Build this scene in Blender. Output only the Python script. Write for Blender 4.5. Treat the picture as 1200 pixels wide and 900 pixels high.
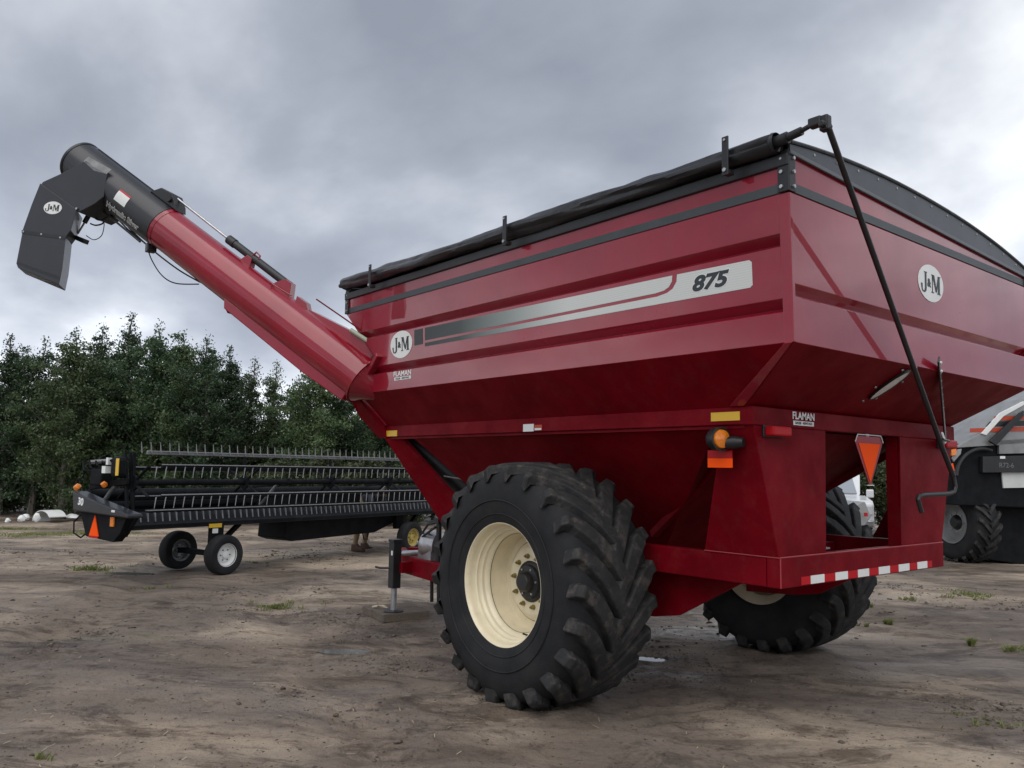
import bpy, math, random
import numpy as np
from mathutils import Vector, Matrix
R_ = math.radians
random.seed(7); RNG = np.random.default_rng(7)
scene = bpy.context.scene
for o in list(bpy.data.objects): bpy.data.objects.remove(o)
COL = scene.collection

# ------------------------------------------------------------------ camera
FPX, CX, CY, CZ, YAW, PITCH, ROLL = 957.8, -4.715, 5.715, 1.699, -.686, .103, .018
C = np.array([CX, CY, CZ])
fw = np.array([math.cos(YAW)*math.cos(PITCH), math.sin(YAW)*math.cos(PITCH), math.sin(PITCH)])
rt = np.cross(fw, [0, 0, 1]); rt /= np.linalg.norm(rt); up = np.cross(rt, fw)
rt, up = math.cos(ROLL)*rt+math.sin(ROLL)*up, -math.sin(ROLL)*rt+math.cos(ROLL)*up
cd = bpy.data.cameras.new('camera'); cam = bpy.data.objects.new('camera', cd); COL.objects.link(cam)
cd.sensor_width = 36; cd.lens = 36*FPX/1200; cd.clip_end = 3000; cd.clip_start = .05
M = Matrix.Identity(4)
for i in range(3): M[i][0], M[i][1], M[i][2], M[i][3] = rt[i], up[i], -fw[i], C[i]
cam.matrix_world = M; scene.camera = cam
def ray(u, v): return fw+rt*(u-600)/FPX-up*(v-450)/FPX
def at(u, v, ax, val):
    d = ray(u, v); return C+d*((val-C[ax])/d[ax])
def dep(u, v, t): return C+ray(u, v)*t
def onplane(u, v, p0, n):
    d = ray(u, v); p0 = np.array(p0, float); n = np.array(n, float); return C+d*(((p0-C)@n)/(d@n))

# ------------------------------------------------------------------ sky, sun, exposure
SUN_EL, SUN_AZ = R_(54), R_(128)      # azimuth measured from +X towards +Y, direction the light comes from
w = bpy.data.worlds.new('World'); scene.world = w; w.use_nodes = True
nt = w.node_tree; nt.nodes.clear()
def N(t, **k):
    n = nt.nodes.new(t)
    for a, b in k.items(): setattr(n, a, b)
    return n
out = N('ShaderNodeOutputWorld'); bg = N('ShaderNodeBackground'); bg.inputs['Strength'].default_value = .1
sky = N('ShaderNodeTexSky', sky_type='NISHITA', sun_disc=False); sky.sun_elevation = SUN_EL; sky.sun_rotation = math.pi/2-SUN_AZ
tc = N('ShaderNodeTexCoord'); sep = N('ShaderNodeSeparateXYZ'); nt.links.new(tc.outputs['Generated'], sep.inputs[0])
zc = N('ShaderNodeMath', operation='MAXIMUM'); zc.inputs[1].default_value = 0; nt.links.new(sep.outputs[2], zc.inputs[0])
za = N('ShaderNodeMath', operation='ADD'); za.inputs[1].default_value = .42; nt.links.new(zc.outputs[0], za.inputs[0])
dx = N('ShaderNodeMath', operation='DIVIDE'); dy = N('ShaderNodeMath', operation='DIVIDE')
nt.links.new(sep.outputs[0], dx.inputs[0]); nt.links.new(za.outputs[0], dx.inputs[1])
nt.links.new(sep.outputs[1], dy.inputs[0]); nt.links.new(za.outputs[0], dy.inputs[1])
cmb = N('ShaderNodeCombineXYZ'); nt.links.new(dx.outputs[0], cmb.inputs[0]); nt.links.new(dy.outputs[0], cmb.inputs[1]); cmb.inputs[2].default_value = 7.1
n1 = N('ShaderNodeTexNoise'); n1.inputs['Scale'].default_value = .95; n1.inputs['Detail'].default_value = 7; n1.inputs['Roughness'].default_value = .52; n1.inputs['Distortion'].default_value = .25
n2 = N('ShaderNodeTexNoise'); n2.inputs['Scale'].default_value = 2.1; n2.inputs['Detail'].default_value = 6; n2.inputs['Roughness'].default_value = .5
nt.links.new(cmb.outputs[0], n1.inputs['Vector']); nt.links.new(cmb.outputs[0], n2.inputs['Vector'])
mx = N('ShaderNodeMix', data_type='FLOAT'); mx.inputs[0].default_value = .28
nt.links.new(n1.outputs['Fac'], mx.inputs[2]); nt.links.new(n2.outputs['Fac'], mx.inputs[3])
ramp = N('ShaderNodeValToRGB'); nt.links.new(mx.outputs[0], ramp.inputs[0])
cr = ramp.color_ramp; cr.elements[0].position = .39; cr.elements[0].color = (.195, .214, .258, 1)
cr.elements[1].position = .60; cr.elements[1].color = (.66, .68, .71, 1)
e = cr.elements.new(.46); e.color = (.258, .280, .328, 1)
e = cr.elements.new(.52); e.color = (.375, .398, .442, 1)
vm = N('ShaderNodeVectorMath', operation='SCALE'); vm.inputs['Scale'].default_value = 10.0
# overcast brightens evenly towards the horizon, all round
hz = N('ShaderNodeMapRange'); hz.inputs[1].default_value = 0; hz.inputs[2].default_value = .42; hz.inputs[3].default_value = 17.0; hz.inputs[4].default_value = 11.6; hz.interpolation_type = 'SMOOTHSTEP'
nt.links.new(zc.outputs[0], hz.inputs[0]); nt.links.new(hz.outputs[0], vm.inputs['Scale'])
nt.links.new(ramp.outputs[0], vm.inputs[0])
mc = N('ShaderNodeMix', data_type='RGBA'); mc.inputs[0].default_value = .96
nt.links.new(sky.outputs[0], mc.inputs[6]); nt.links.new(vm.outputs[0], mc.inputs[7])
nt.links.new(mc.outputs[2], bg.inputs['Color']); nt.links.new(bg.outputs[0], out.inputs[0])
sd = bpy.data.lights.new('sun', 'SUN'); sd.energy = 1.4; sd.angle = R_(65); sd.color = (1, .955, .9)
sun = bpy.data.objects.new('sun', sd); COL.objects.link(sun)
ldir = Vector((math.cos(SUN_EL)*math.cos(SUN_AZ), math.cos(SUN_EL)*math.sin(SUN_AZ), math.sin(SUN_EL)))
sun.rotation_euler = ldir.to_track_quat('Z', 'Y').to_euler(); sun.location = (0, 10, 20)
vs = scene.view_settings; vs.view_transform = 'Standard'; vs.look = 'None'; vs.exposure = .46; vs.gamma = 1; vs.use_curve_mapping = False
scene.render.engine = 'CYCLES'; scene.render.resolution_x = 1024; scene.render.resolution_y = 768

# ------------------------------------------------------------------ materials
MATS = {}
def mat(name, col, rough=.5, metal=0, coat=0, var=0, vscale=3, bump=0, bscale=40, col2=None, detail=5, spec=None, emit=None, rvar=0, stretch=None, coat_rough=.06, dust=0, dust_scale=7):
    m = bpy.data.materials.new(name); m.use_nodes = True; t = m.node_tree; p = t.nodes['Principled BSDF']
    p.inputs['Base Color'].default_value = (*col, 1); p.inputs['Roughness'].default_value = rough; p.inputs['Metallic'].default_value = metal
    p.inputs['Coat Weight'].default_value = coat; p.inputs['Coat Roughness'].default_value = coat_rough
    if spec is not None: p.inputs['Specular IOR Level'].default_value = spec
    if emit: p.inputs['Emission Color'].default_value = (*col, 1); p.inputs['Emission Strength'].default_value = emit
    tcn = t.nodes.new('ShaderNodeTexCoord'); src = tcn.outputs['Object']
    if stretch:
        mp = t.nodes.new('ShaderNodeMapping'); mp.inputs['Scale'].default_value = stretch; t.links.new(src, mp.inputs[0]); src = mp.outputs[0]
    if var or col2 or rvar:
        n = t.nodes.new('ShaderNodeTexNoise'); n.inputs['Scale'].default_value = vscale; n.inputs['Detail'].default_value = detail; n.inputs['Roughness'].default_value = .6
        t.links.new(src, n.inputs['Vector'])
        if var or col2:
            r = t.nodes.new('ShaderNodeValToRGB'); t.links.new(n.outputs['Fac'], r.inputs[0])
            c2 = col2 or tuple(c*(1-var) for c in col); c1 = col if col2 else tuple(min(1, c*(1+var)) for c in col)
            r.color_ramp.elements[0].position = .35; r.color_ramp.elements[1].position = .68
            r.color_ramp.elements[0].color = (*c1, 1); r.color_ramp.elements[1].color = (*c2, 1)
            t.links.new(r.outputs[0], p.inputs['Base Color'])
        if rvar:
            a = t.nodes.new('ShaderNodeMapRange'); a.inputs[3].default_value = rough-rvar; a.inputs[4].default_value = rough+rvar
            a.inputs[1].default_value = .3; a.inputs[2].default_value = .7
            t.links.new(n.outputs['Fac'], a.inputs[0]); t.links.new(a.outputs[0], p.inputs['Roughness'])
    if dust:
        dn = t.nodes.new('ShaderNodeTexNoise'); dn.inputs['Scale'].default_value = dust_scale; dn.inputs['Detail'].default_value = 9; dn.inputs['Roughness'].default_value = .72
        t.links.new(src, dn.inputs['Vector']); dr = t.nodes.new('ShaderNodeMapRange'); dr.inputs[1].default_value = .5; dr.inputs[2].default_value = .78; dr.inputs[3].default_value = 0; dr.inputs[4].default_value = dust
        t.links.new(dn.outputs['Fac'], dr.inputs[0]); dm = t.nodes.new('ShaderNodeMix'); dm.data_type = 'RGBA'; t.links.new(dr.outputs[0], dm.inputs[0]); dm.inputs[7].default_value = (.20, .165, .135, 1)
        bc = p.inputs['Base Color']
        if bc.is_linked: t.links.new(bc.links[0].from_socket, dm.inputs[6])
        else: dm.inputs[6].default_value = (*col, 1)
        t.links.new(dm.outputs[2], bc)
    if bump:
        n = t.nodes.new('ShaderNodeTexNoise'); n.inputs['Scale'].default_value = bscale; n.inputs['Detail'].default_value = 4
        t.links.new(src, n.inputs['Vector'])
        b = t.nodes.new('ShaderNodeBump'); b.inputs['Strength'].default_value = bump; b.inputs['Distance'].default_value = .02
        t.links.new(n.outputs['Fac'], b.inputs['Height']); t.links.new(b.outputs[0], p.inputs['Normal'])
    MATS[name] = m; return m
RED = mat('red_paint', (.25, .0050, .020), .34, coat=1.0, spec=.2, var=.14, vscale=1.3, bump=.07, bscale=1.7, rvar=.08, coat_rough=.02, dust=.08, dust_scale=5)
REDL = mat('red_paint_shaded', (.15, .0020, .007), .48, spec=.07, coat=.0, var=.2, vscale=3, bump=.03, bscale=6, rvar=.1, dust=.07, dust_scale=9)  # darker copy of the tank red for frame and lower walls, shade in its colour
STRIPE = mat('grey_stripe', (.042, .052, .057), .45, var=.15, vscale=5)
BLACKM = mat('black_metal', (.013, .014, .016), .44, var=.25, vscale=6, bump=.03, bscale=60)
BLACKP = mat('black_spout_paint', (.015, .017, .022), .4, var=.2, vscale=3, bump=.03, bscale=120, coat=.15)
TARP = mat('tarp_vinyl', (.014, .015, .018), .36, var=.3, vscale=3, bump=.25, bscale=9, rvar=.1)
CAPG = mat('tarp_cap_vinyl', (.045, .053, .064), .42, var=.15, vscale=4)
def rubber_mat(name, a, b, dust=None):
    m = mat(name, a, .78, col2=b, vscale=5, bump=.12, bscale=70, detail=8, spec=.3); return m
FLNG = mat('cap_flange_metal', (.10, .11, .12), .45)
RUB = rubber_mat('tyre_rubber', (.0095, .0105, .0125), (.021, .0215, .0225))
LUGM = mat('tyre_lug_rubber', (.011, .012, .014), .7, col2=(.026, .026, .026), dust=.38, dust_scale=11, vscale=9, bump=.15, bscale=60, detail=8, spec=.35)
CREAM = mat('cream_rim', (.74, .66, .475), .36, var=.06, vscale=6, coat=.3, rvar=.08, dust=.18, dust_scale=14)
STEEL = mat('steel', (.45, .45, .46), .38, metal=.9, var=.2, vscale=20)
BRASSY = mat('yellow_zinc', (.30, .24, .10), .4, metal=.8)
WHITE = mat('white_vinyl', (.74, .76, .75), .45, var=.04)
INK = mat('dark_ink', (.028, .034, .042), .5)
REDINK = mat('red_ink', (.5, .02, .02), .5)
ORANGE = mat('orange_reflector', (1.0, .095, .006), .6, spec=.1)
ORBORDER = mat('red_reflective_border', (.28, .006, .012), .35)
AMBER = mat('amber_lens', (.75, .21, .015), .3, var=.2, vscale=60, coat=.5)
YELLOW = mat('yellow_reflector', (.72, .45, .03), .4)
REDLENS = mat('red_lens', (.40, .006, .010), .35, spec=.2)
REDTAPE = mat('red_tape', (.45, .010, .016), .5, spec=.15)
WOOD = mat('weathered_wood', (.16, .13, .10), .85, col2=(.075, .06, .05), vscale=3, stretch=(2, 30, 30), bump=.3, bscale=20)
ROPE = mat('rope', (.5, .44, .34), .9)
SILVER = mat('silver_panel', (.50, .52, .52), .42, metal=.35, var=.12, vscale=2, bump=.02, bscale=5)
HDRK = mat('header_black', (.008, .009, .011), .65, spec=.12, var=.35, vscale=5, bump=.05, bscale=40)
HGREY = mat('header_grey', (.17, .175, .18), .42, metal=.4, var=.3, vscale=8)
BATHL = mat('bat_highlight_grey', (.30, .31, .32), .4, metal=.3)  # pale strip on top of each bat, its highlight put into the colour
HDK2 = mat('header_deck', (.014, .016, .02), .6, spec=.2, var=.3, vscale=5)
TINE = mat('tine_plastic', (.27, .275, .28), .5)
ORSTR = mat('orange_stripe', (.42, .055, .022), .5)
GLASS = mat('dark_glass', (.02, .025, .03), .08, coat=.6)
SIGHT = mat('sight_glass', (.72, .74, .76), .16, coat=.8)
TRWHITE = mat('truck_white', (.72, .74, .76), .3, coat=.5, var=.03)
SKIN = mat('skin', (.45, .26, .17), .55); TROUS = mat('tan_trousers', (.27, .19, .11), .85, var=.15, vscale=10)
SHIRT = mat('dark_shirt', (.03, .035, .05), .85, var=.2, vscale=10); BOOT = mat('brown_boot', (.07, .035, .02), .7); HAIR = mat('hair', (.03, .02, .012), .7)
BARK = mat('bark', (.16, .14, .12), .9, col2=(.05, .045, .04), vscale=6, stretch=(3, 3, .6), bump=.4, bscale=12)
def leaf_mat(name, a, b):
    m = bpy.data.materials.new(name); m.use_nodes = True; t = m.node_tree; t.nodes.clear()
    o = t.nodes.new('ShaderNodeOutputMaterial'); d = t.nodes.new('ShaderNodeBsdfPrincipled'); tr = t.nodes.new('ShaderNodeBsdfTranslucent'); ms = t.nodes.new('ShaderNodeMixShader')
    tcn = t.nodes.new('ShaderNodeTexCoord'); n = t.nodes.new('ShaderNodeTexNoise'); n.inputs['Scale'].default_value = 1.4; n.inputs['Detail'].default_value = 5; n.inputs['Roughness'].default_value = .75
    oi = t.nodes.new('ShaderNodeObjectInfo'); ad = t.nodes.new('ShaderNodeVectorMath'); t.links.new(tcn.outputs['Object'], ad.inputs[0])
    sc = t.nodes.new('ShaderNodeMath'); sc.operation = 'MULTIPLY'; sc.inputs[1].default_value = 40; t.links.new(oi.outputs['Random'], sc.inputs[0]); t.links.new(sc.outputs[0], ad.inputs[1]); t.links.new(ad.outputs[0], n.inputs['Vector'])
    r = t.nodes.new('ShaderNodeValToRGB'); r.color_ramp.elements[0].position = .3; r.color_ramp.elements[1].position = .7
    r.color_ramp.elements[0].color = (*a, 1); r.color_ramp.elements[1].color = (*b, 1); t.links.new(n.outputs['Fac'], r.inputs[0])
    hs = t.nodes.new('ShaderNodeHueSaturation'); mr = t.nodes.new('ShaderNodeMapRange'); mr.inputs[3].default_value = .8; mr.inputs[4].default_value = 1.25; t.links.new(oi.outputs['Random'], mr.inputs[0]); t.links.new(mr.outputs[0], hs.inputs['Value']); t.links.new(r.outputs[0], hs.inputs['Color'])
    t.links.new(hs.outputs[0], d.inputs['Base Color']); t.links.new(hs.outputs[0], tr.inputs['Color']); d.inputs['Roughness'].default_value = .5
    ms.inputs[0].default_value = .3; t.links.new(d.outputs[0], ms.inputs[1]); t.links.new(tr.outputs[0], ms.inputs[2]); t.links.new(ms.outputs[0], o.inputs[0]); return m
LEAF1 = leaf_mat('poplar_leaf', (.022, .050, .024), (.064, .108, .046))
LEAF2 = leaf_mat('birch_leaf', (.042, .078, .032), (.110, .155, .062))
LEAF3 = leaf_mat('shrub_leaf', (.034, .056, .024), (.085, .100, .042))
GRASS = leaf_mat('grass_blade', (.11, .15, .04), (.24, .25, .09))

# ------------------------------------------------------------------ mesh helpers
class MB:
    def __init__(s): s.v = []; s.f = []
    def add(s, vs, fs):
        b = len(s.v); s.v += [tuple(map(float, q)) for q in vs]; s.f += [tuple(i+b for i in q) for q in fs]; return s
    def box(s, c, d, R=None):
        c = np.array(c, float); q = []
        for i in (-1, 1):
            for j in (-1, 1):
                for k in (-1, 1):
                    p = np.array([i*d[0]/2, j*d[1]/2, k*d[2]/2])
                    q.append(c+(R@p if R is not None else p))
        return s.add(q, [(0, 1, 3, 2), (4, 6, 7, 5), (0, 4, 5, 1), (2, 3, 7, 6), (0, 2, 6, 4), (1, 5, 7, 3)])
    def bar(s, a, b, wd, ht, upv=(0, 0, 1)):
        a = np.array(a, float); b = np.array(b, float); d = b-a; L = np.linalg.norm(d); d /= L
        y = np.cross(upv, d); y /= np.linalg.norm(y); z = np.cross(d, y)
        return s.box((a+b)/2, (L, wd, ht), np.array([d, y, z]).T)
    def prism(s, poly, vec):
        p = [np.array(q, float) for q in poly]; vec = np.array(vec, float); n = len(p)
        nn = sum((np.cross(p[i], p[(i+1) % n]) for i in range(n)), np.zeros(3))
        if nn@vec > 0: p = p[::-1]
        return s.add(p+[q+vec for q in p], [tuple(range(n)), tuple(range(2*n-1, n-1, -1))]+[(i, i+n, (i+1) % n+n, (i+1) % n) for i in range(n)])
    def slab(s, grid, vec):
        nr = len(grid); nc = len(grid[0]); vec = np.array(vec, float)
        g = [np.array(p, float) for row in grid for p in row]; k = nr*nc
        fs = []
        for i in range(nr-1):
            for j in range(nc-1):
                a = i*nc+j; fs.append((a, a+1, a+nc+1, a+nc)); fs.append((a+k, a+nc+k, a+nc+1+k, a+1+k))
        bd = [j for j in range(nc)]+[i*nc+nc-1 for i in range(1, nr)]+[(nr-1)*nc+j for j in range(nc-2, -1, -1)]+[i*nc for i in range(nr-2, 0, -1)]
        for i in range(len(bd)):
            a, b = bd[i], bd[(i+1) % len(bd)]; fs.append((a, a+k, b+k, b))
        return s.add(g+[p+vec for p in g], fs)
    def tube(s, pts, r, seg=10, caps=True):
        pts = [np.array(p, float) for p in pts]; n = len(pts); rr = r if hasattr(r, '__len__') else [r]*n
        t0 = pts[1]-pts[0]; ref = np.array([0, 0, 1.]) if abs(t0[2]) < .9*np.linalg.norm(t0) else np.array([1., 0, 0])
        vs = []; u = None
        for i in range(n):
            t = pts[min(i+1, n-1)]-pts[max(i-1, 0)]; t = t/np.linalg.norm(t)
            u = np.cross(ref, t) if u is None else u-t*(u@t); u = u/np.linalg.norm(u); v = np.cross(t, u)
            for k in range(seg):
                a = 2*math.pi*k/seg; vs.append(pts[i]+rr[i]*(math.cos(a)*u+math.sin(a)*v))
        fs = [(i*seg+k, i*seg+(k+1) % seg, (i+1)*seg+(k+1) % seg, (i+1)*seg+k) for i in range(n-1) for k in range(seg)]
        if caps: fs += [tuple(range(seg-1, -1, -1)), tuple((n-1)*seg+k for k in range(seg))]
        return s.add(vs, fs)
    def lathe(s, prof, o, ax, seg=48, close=False, caps=False):
        o = np.array(o, float); ax = np.array(ax, float)/np.linalg.norm(ax)
        ref = np.array([0, 0, 1.]) if abs(ax[2]) < .9 else np.array([1., 0, 0]); u = np.cross(ref, ax); u /= np.linalg.norm(u); v = np.cross(ax, u)
        n = len(prof); vs = []
        for r, h in prof:
            for k in range(seg):
                a = 2*math.pi*k/seg; vs.append(o+ax*h+r*(math.cos(a)*u+math.sin(a)*v))
        m = n if close else n-1
        fs = [(i*seg+k, ((i+1) % n)*seg+k, ((i+1) % n)*seg+(k+1) % seg, i*seg+(k+1) % seg) for i in range(m) for k in range(seg)]
        if caps:
            if prof[0][0] > 1e-5: fs.append(tuple(range(seg)))
            if prof[-1][0] > 1e-5: fs.append(tuple((n-1)*seg+k for k in range(seg-1, -1, -1)))
        return s.add(vs, fs)
    def build(s, name, m, parent=None, smooth=False, bevel=0, kind=None, label=None, seg=2):
        me = bpy.data.meshes.new(name); me.from_pydata(s.v, [], s.f); me.materials.append(m)
        if smooth:
            me.polygons.foreach_set('use_smooth', [True]*len(me.polygons))
            try: me.set_sharp_from_angle(angle=R_(38))
            except Exception: pass
        me.update()
        o = bpy.data.objects.new(name, me); COL.objects.link(o)
        if parent: o.parent = parent
        if bevel:
            b = o.modifiers.new('bevel', 'BEVEL'); b.width = bevel; b.segments = seg; b.limit_method = 'ANGLE'; b.angle_limit = R_(40)
        if kind: o['kind'] = kind
        if label: o['label'] = label
        return o
def thing(name, label, cat, loc=(0, 0, 0), rz=0, group=None):
    o = bpy.data.objects.new(name, None); COL.objects.link(o); o.location = loc; o.rotation_euler = (0, 0, rz); o.empty_display_size = .2
    tag(o, label, cat, group); return o
def tag(o, label=None, cat=None, group=None, kind=None):
    if label: o['label'] = label
    if cat: o['category'] = cat
    if group: o['group'] = group
    if kind: o['kind'] = kind
    return o
def copy_tree(o, parent=None):
    c = o.copy(); COL.objects.link(c); c.parent = parent
    for ch in o.children: copy_tree(ch, c)
    return c
def frame_obj(o, origin, ex, ey):
    """place an object so that its local x, y run along ex, ey at origin"""
    ex = Vector(ex).normalized(); ey = Vector(ey); ey = (ey-ex*ey.dot(ex)).normalized(); ez = ex.cross(ey)
    m = Matrix.Identity(4)
    for i in range(3): m[i][0], m[i][1], m[i][2], m[i][3] = ex[i], ey[i], ez[i], origin[i]
    return m
def text(name, body, size, origin, ex, ey, m, parent, shear=0, offset=0, xscale=1, extrude=.0006, spacing=1):
    cu = bpy.data.curves.new('txt', 'FONT'); cu.body = body; cu.size = size; cu.shear = shear; cu.offset = offset; cu.extrude = extrude
    cu.align_x = 'CENTER'; cu.align_y = 'CENTER'; cu.space_character = spacing; cu.resolution_u = 4
    t = bpy.data.objects.new('txt', cu); COL.objects.link(t)
    bpy.context.view_layer.update()
    me = bpy.data.meshes.new_from_object(t.evaluated_get(bpy.context.evaluated_depsgraph_get()))
    bpy.data.objects.remove(t); bpy.data.curves.remove(cu)
    X = frame_obj(None, origin, ex, ey) @ Matrix.Diagonal((xscale, 1, 1, 1)); me.transform(X); me.materials.clear(); me.materials.append(m); me.name = name
    o = bpy.data.objects.new(name, me); COL.objects.link(o); o.parent = parent; return o
def lettermesh(name, polys, size, origin, ex, ey, m, parent, th=.0012):
    ex = np.array(ex, float); ey = np.array(ey, float); ez = np.cross(ex, ey); b = MB()
    for i, pl in enumerate(polys):
        b.prism([np.array(origin)+(ex*x+ey*y)*size+ez*(.0004*(i % 5)) for x, y in pl], ez*th)
    return b.build(name, m, parent)
def jm_logo(parent, origin, ex, ey, rw, rh, lift=.002):
    """white oval with serif J & M"""
    ex = np.array(ex, float); ex /= np.linalg.norm(ex); ey = np.array(ey, float); ey = ey-ex*(ex@ey); ey /= np.linalg.norm(ey); ez = np.cross(ex, ey); o = np.array(origin, float)
    ov = MB().prism([o+ex*rw*math.cos(a)+ey*rh*math.sin(a) for a in np.linspace(0, 2*math.pi, 48, endpoint=False)], ez*lift).build('logo_plate', WHITE, parent)
    s = rw*2; yy = rh/rw
    q = lambda L: [(x, y*yy) for x, y in L]
    sj = lambda L, d: [(x+d, y) for x, y in L]
    J = [q([(-.235, .27), (-.115, .27), (-.115, .25), (-.235, .25)]), q([(-.205, .25), (-.14, .25), (-.14, -.16), (-.205, -.16)]),
         q([(-.14, -.16), (-.155, -.24), (-.2, -.285), (-.27, -.29), (-.32, -.26), (-.335, -.2), (-.30, -.2), (-.28, -.245), (-.25, -.255), (-.22, -.235), (-.205, -.16)]),
         q([(-.36, -.07), (-.30, -.07), (-.30, -.20), (-.335, -.2)])]
    J = [sj(l, -.045) for l in J]; m0 = .035
    Mm = [q([(m0, .23), (m0+.03, .23), (m0+.03, -.22), (m0, -.22)]), q([(m0-.03, -.22), (m0+.07, -.22), (m0+.07, -.245), (m0-.03, -.245)]),
          q([(m0-.03, .25), (m0+.09, .25), (m0+.09, .23), (m0-.03, .23)]), q([(m0+.01, .23), (m0+.09, .23), (m0+.185, -.2), (m0+.14, -.2)]),
          q([(m0+.14, -.2), (m0+.185, -.2), (m0+.265, .23), (m0+.235, .23)]), q([(m0+.235, .23), (m0+.31, .23), (m0+.31, -.22), (m0+.235, -.22)]),
          q([(m0+.225, .25), (m0+.34, .25), (m0+.34, .23), (m0+.225, .23)]), q([(m0+.205, -.22), (m0+.34, -.22), (m0+.34, -.245), (m0+.205, -.245)])]
    lettermesh('logo_letter', J, s, o+ez*(lift+.0006), ex, ey, INK, parent); lettermesh('logo_letter', Mm, s, o+ez*(lift+.0006), ex, ey, INK, parent)
    text('logo_letter', '&', s*.20, o+ex*(-.085*s)+ey*(-.01*s*yy)+ez*(lift+.001), ex, ey, INK, parent, offset=.004)
    return ov
def flaman(parent, origin, ex, ey, wd, ht):
    ex = np.array(ex, float); ey = np.array(ey, float); ez = np.cross(ex, ey); ez /= np.linalg.norm(ez); o = np.array(origin, float)
    text('dealer_name', 'FLAMAN', ht*.78, o+ey*ht*.2+ez*.0015, ex, ey, WHITE, parent, offset=ht*.02, xscale=wd/(ht*.78*3.55))
    MB().prism([o+ex*a*wd/2+ey*b for a, b in ((-1, -ht*.5), (1, -ht*.5), (1, -ht*.16), (-1, -ht*.16))], ez*.001).build('dealer_strip', WHITE, parent)
    text('dealer_line', 'SALES · RENTALS', ht*.26, o-ey*ht*.33+ez*.0022, ex, ey, INK, parent, offset=ht*.006, xscale=wd*.92/(ht*.26*8.4))

# ------------------------------------------------------------------ ground
def vnoise(x, y, seed=0):
    xi = np.floor(x).astype(np.int64); yi = np.floor(y).astype(np.int64); fx = x-xi; fy = y-yi
    fx = fx*fx*fx*(fx*(fx*6-15)+10); fy = fy*fy*fy*(fy*(fy*6-15)+10)
    def h(a, b):
        n = (a*374761393+b*668265263+seed*1442695041) & 0xffffffff; n = ((n ^ (n >> 13))*1274126177) & 0xffffffff; return ((n ^ (n >> 16)) & 0xffff)/65535.
    return (h(xi, yi)*(1-fx)+h(xi+1, yi)*fx)*(1-fy)+(h(xi, yi+1)*(1-fx)+h(xi+1, yi+1)*fx)*fy
def fbm(x, y, o=5, seed=0, g=.5):
    s = 0; a = 1; t = 0
    for i in range(o): s = s+a*(vnoise(x, y, seed+i*17)-.5); t += a; a *= g; x = x*2.03+7.1; y = y*2.03+3.3
    return s/t*2
PUDDLES = [(2.25, 1.95, .27, .11, .89), (.42, -.15, .17, .09, .6), (8.9, 2.15, .42, .2, .89)]
def gheight(x, y):
    x = np.asarray(x, float); y = np.asarray(y, float)
    d = np.hypot(x-CX, y-CY)
    fall = np.clip((d-17)/15, 0, 1); z = -.8*fall*fall*(3-2*fall)*.5
    near = np.clip(1-(d-3)/40, .2, 1)
    z = z+near*(.030*fbm(x*.35, y*.35, 4, 3)+.020*fbm(x*1.3+5, y*1.3, 4, 11))
    # wheel ruts, running roughly along the lane in front of the header and beside the cart
    for (a, c, ph, wdt, dp) in ((.95, -.31, .8, .30, .035), (.95, -.31, 2.9, .26, .03), (.9, -.44, 5.4, .34, .04), (.99, .14, -3.9, .3, .04), (.99, .14, -5.9, .3, .035), (.6, -.8, 6.1, .2, .02)):
        s = -c*x+a*y-ph+.35*fbm((a*x+c*y)*.25, y*0, 2, 5)
        z = z-dp*np.exp(-(s/wdt)**2)*(.5+.5*vnoise((a*x+c*y)*.7, y*0+ph, 9))+dp*.55*np.exp(-((np.abs(s)-1.7*wdt)/(.5*wdt))**2)*(vnoise(x*4, y*4, 4))
        if ph in (.8, 2.9, -3.9, 5.4):
            u_ = a*x+c*y; pr = np.sin(2*math.pi*(u_/.21+np.abs(s)*2.4)); z = z+.013*np.clip(pr*1.6, -1, 1)*np.exp(-(s/(wdt*.95))**4)*np.clip(fbm(x*.6+ph, y*.6, 3, 91)*2.4+.35, 0, 1)*(d < 14)
    for sy in (1.575, -1.575):
        e_ = np.sqrt((x/.42)**2+((y-sy)/.40)**2); z = z*(1-.8*np.exp(-(e_/1.1)**4))+.030*np.exp(-((e_-1.05)/.22)**2)*(.45+.75*vnoise(x*7, y*7, 15))
    cl = fbm(x*5, y*5, 4, 21, .6); mask = np.clip(fbm(x*.55+2, y*.75, 3, 31)*2.2+.25, 0, 1)
    z = z+.042*mask*np.clip(cl-.05, 0, 1)*near+.011*fbm(x*9, y*9, 3, 41, .6)*near*(.4+.6*mask)
    for px, py, ra, rb, an in PUDDLES:
        ux = (x-px)*math.cos(an)+(y-py)*math.sin(an); uy = -(x-px)*math.sin(an)+(y-py)*math.cos(an)
        e2 = (ux/ra)**2+(uy/rb)**2; k = np.exp(-e2*.22); z = z*(1-k); k = np.exp(-e2*1.1); z = z-.030*k
    return z
def gz(x, y): return float(gheight(np.array([x]), np.array([y]))[0])
def axis_pts(c, fine, half, far):
    a = list(np.arange(0, half, fine)); st = fine
    while a[-1] < far: st *= 1.055; a.append(a[-1]+st)
    a = np.array(a); return np.concatenate([c-a[:0:-1], c+a])
gx = axis_pts(.9, .036, 5.0, 420); gy = axis_pts(1.6, .036, 4.4, 420)
GX, GY = np.meshgrid(gx, gy, indexing='ij'); GZ = gheight(GX, GY)
nx, ny = GX.shape
me = bpy.data.meshes.new('ground'); vv = np.stack([GX, GY, GZ], -1).reshape(-1, 3)
ii = np.arange(nx*ny).reshape(nx, ny); ff = np.stack([ii[:-1, :-1], ii[1:, :-1], ii[1:, 1:], ii[:-1, 1:]], -1).reshape(-1, 4)
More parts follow.
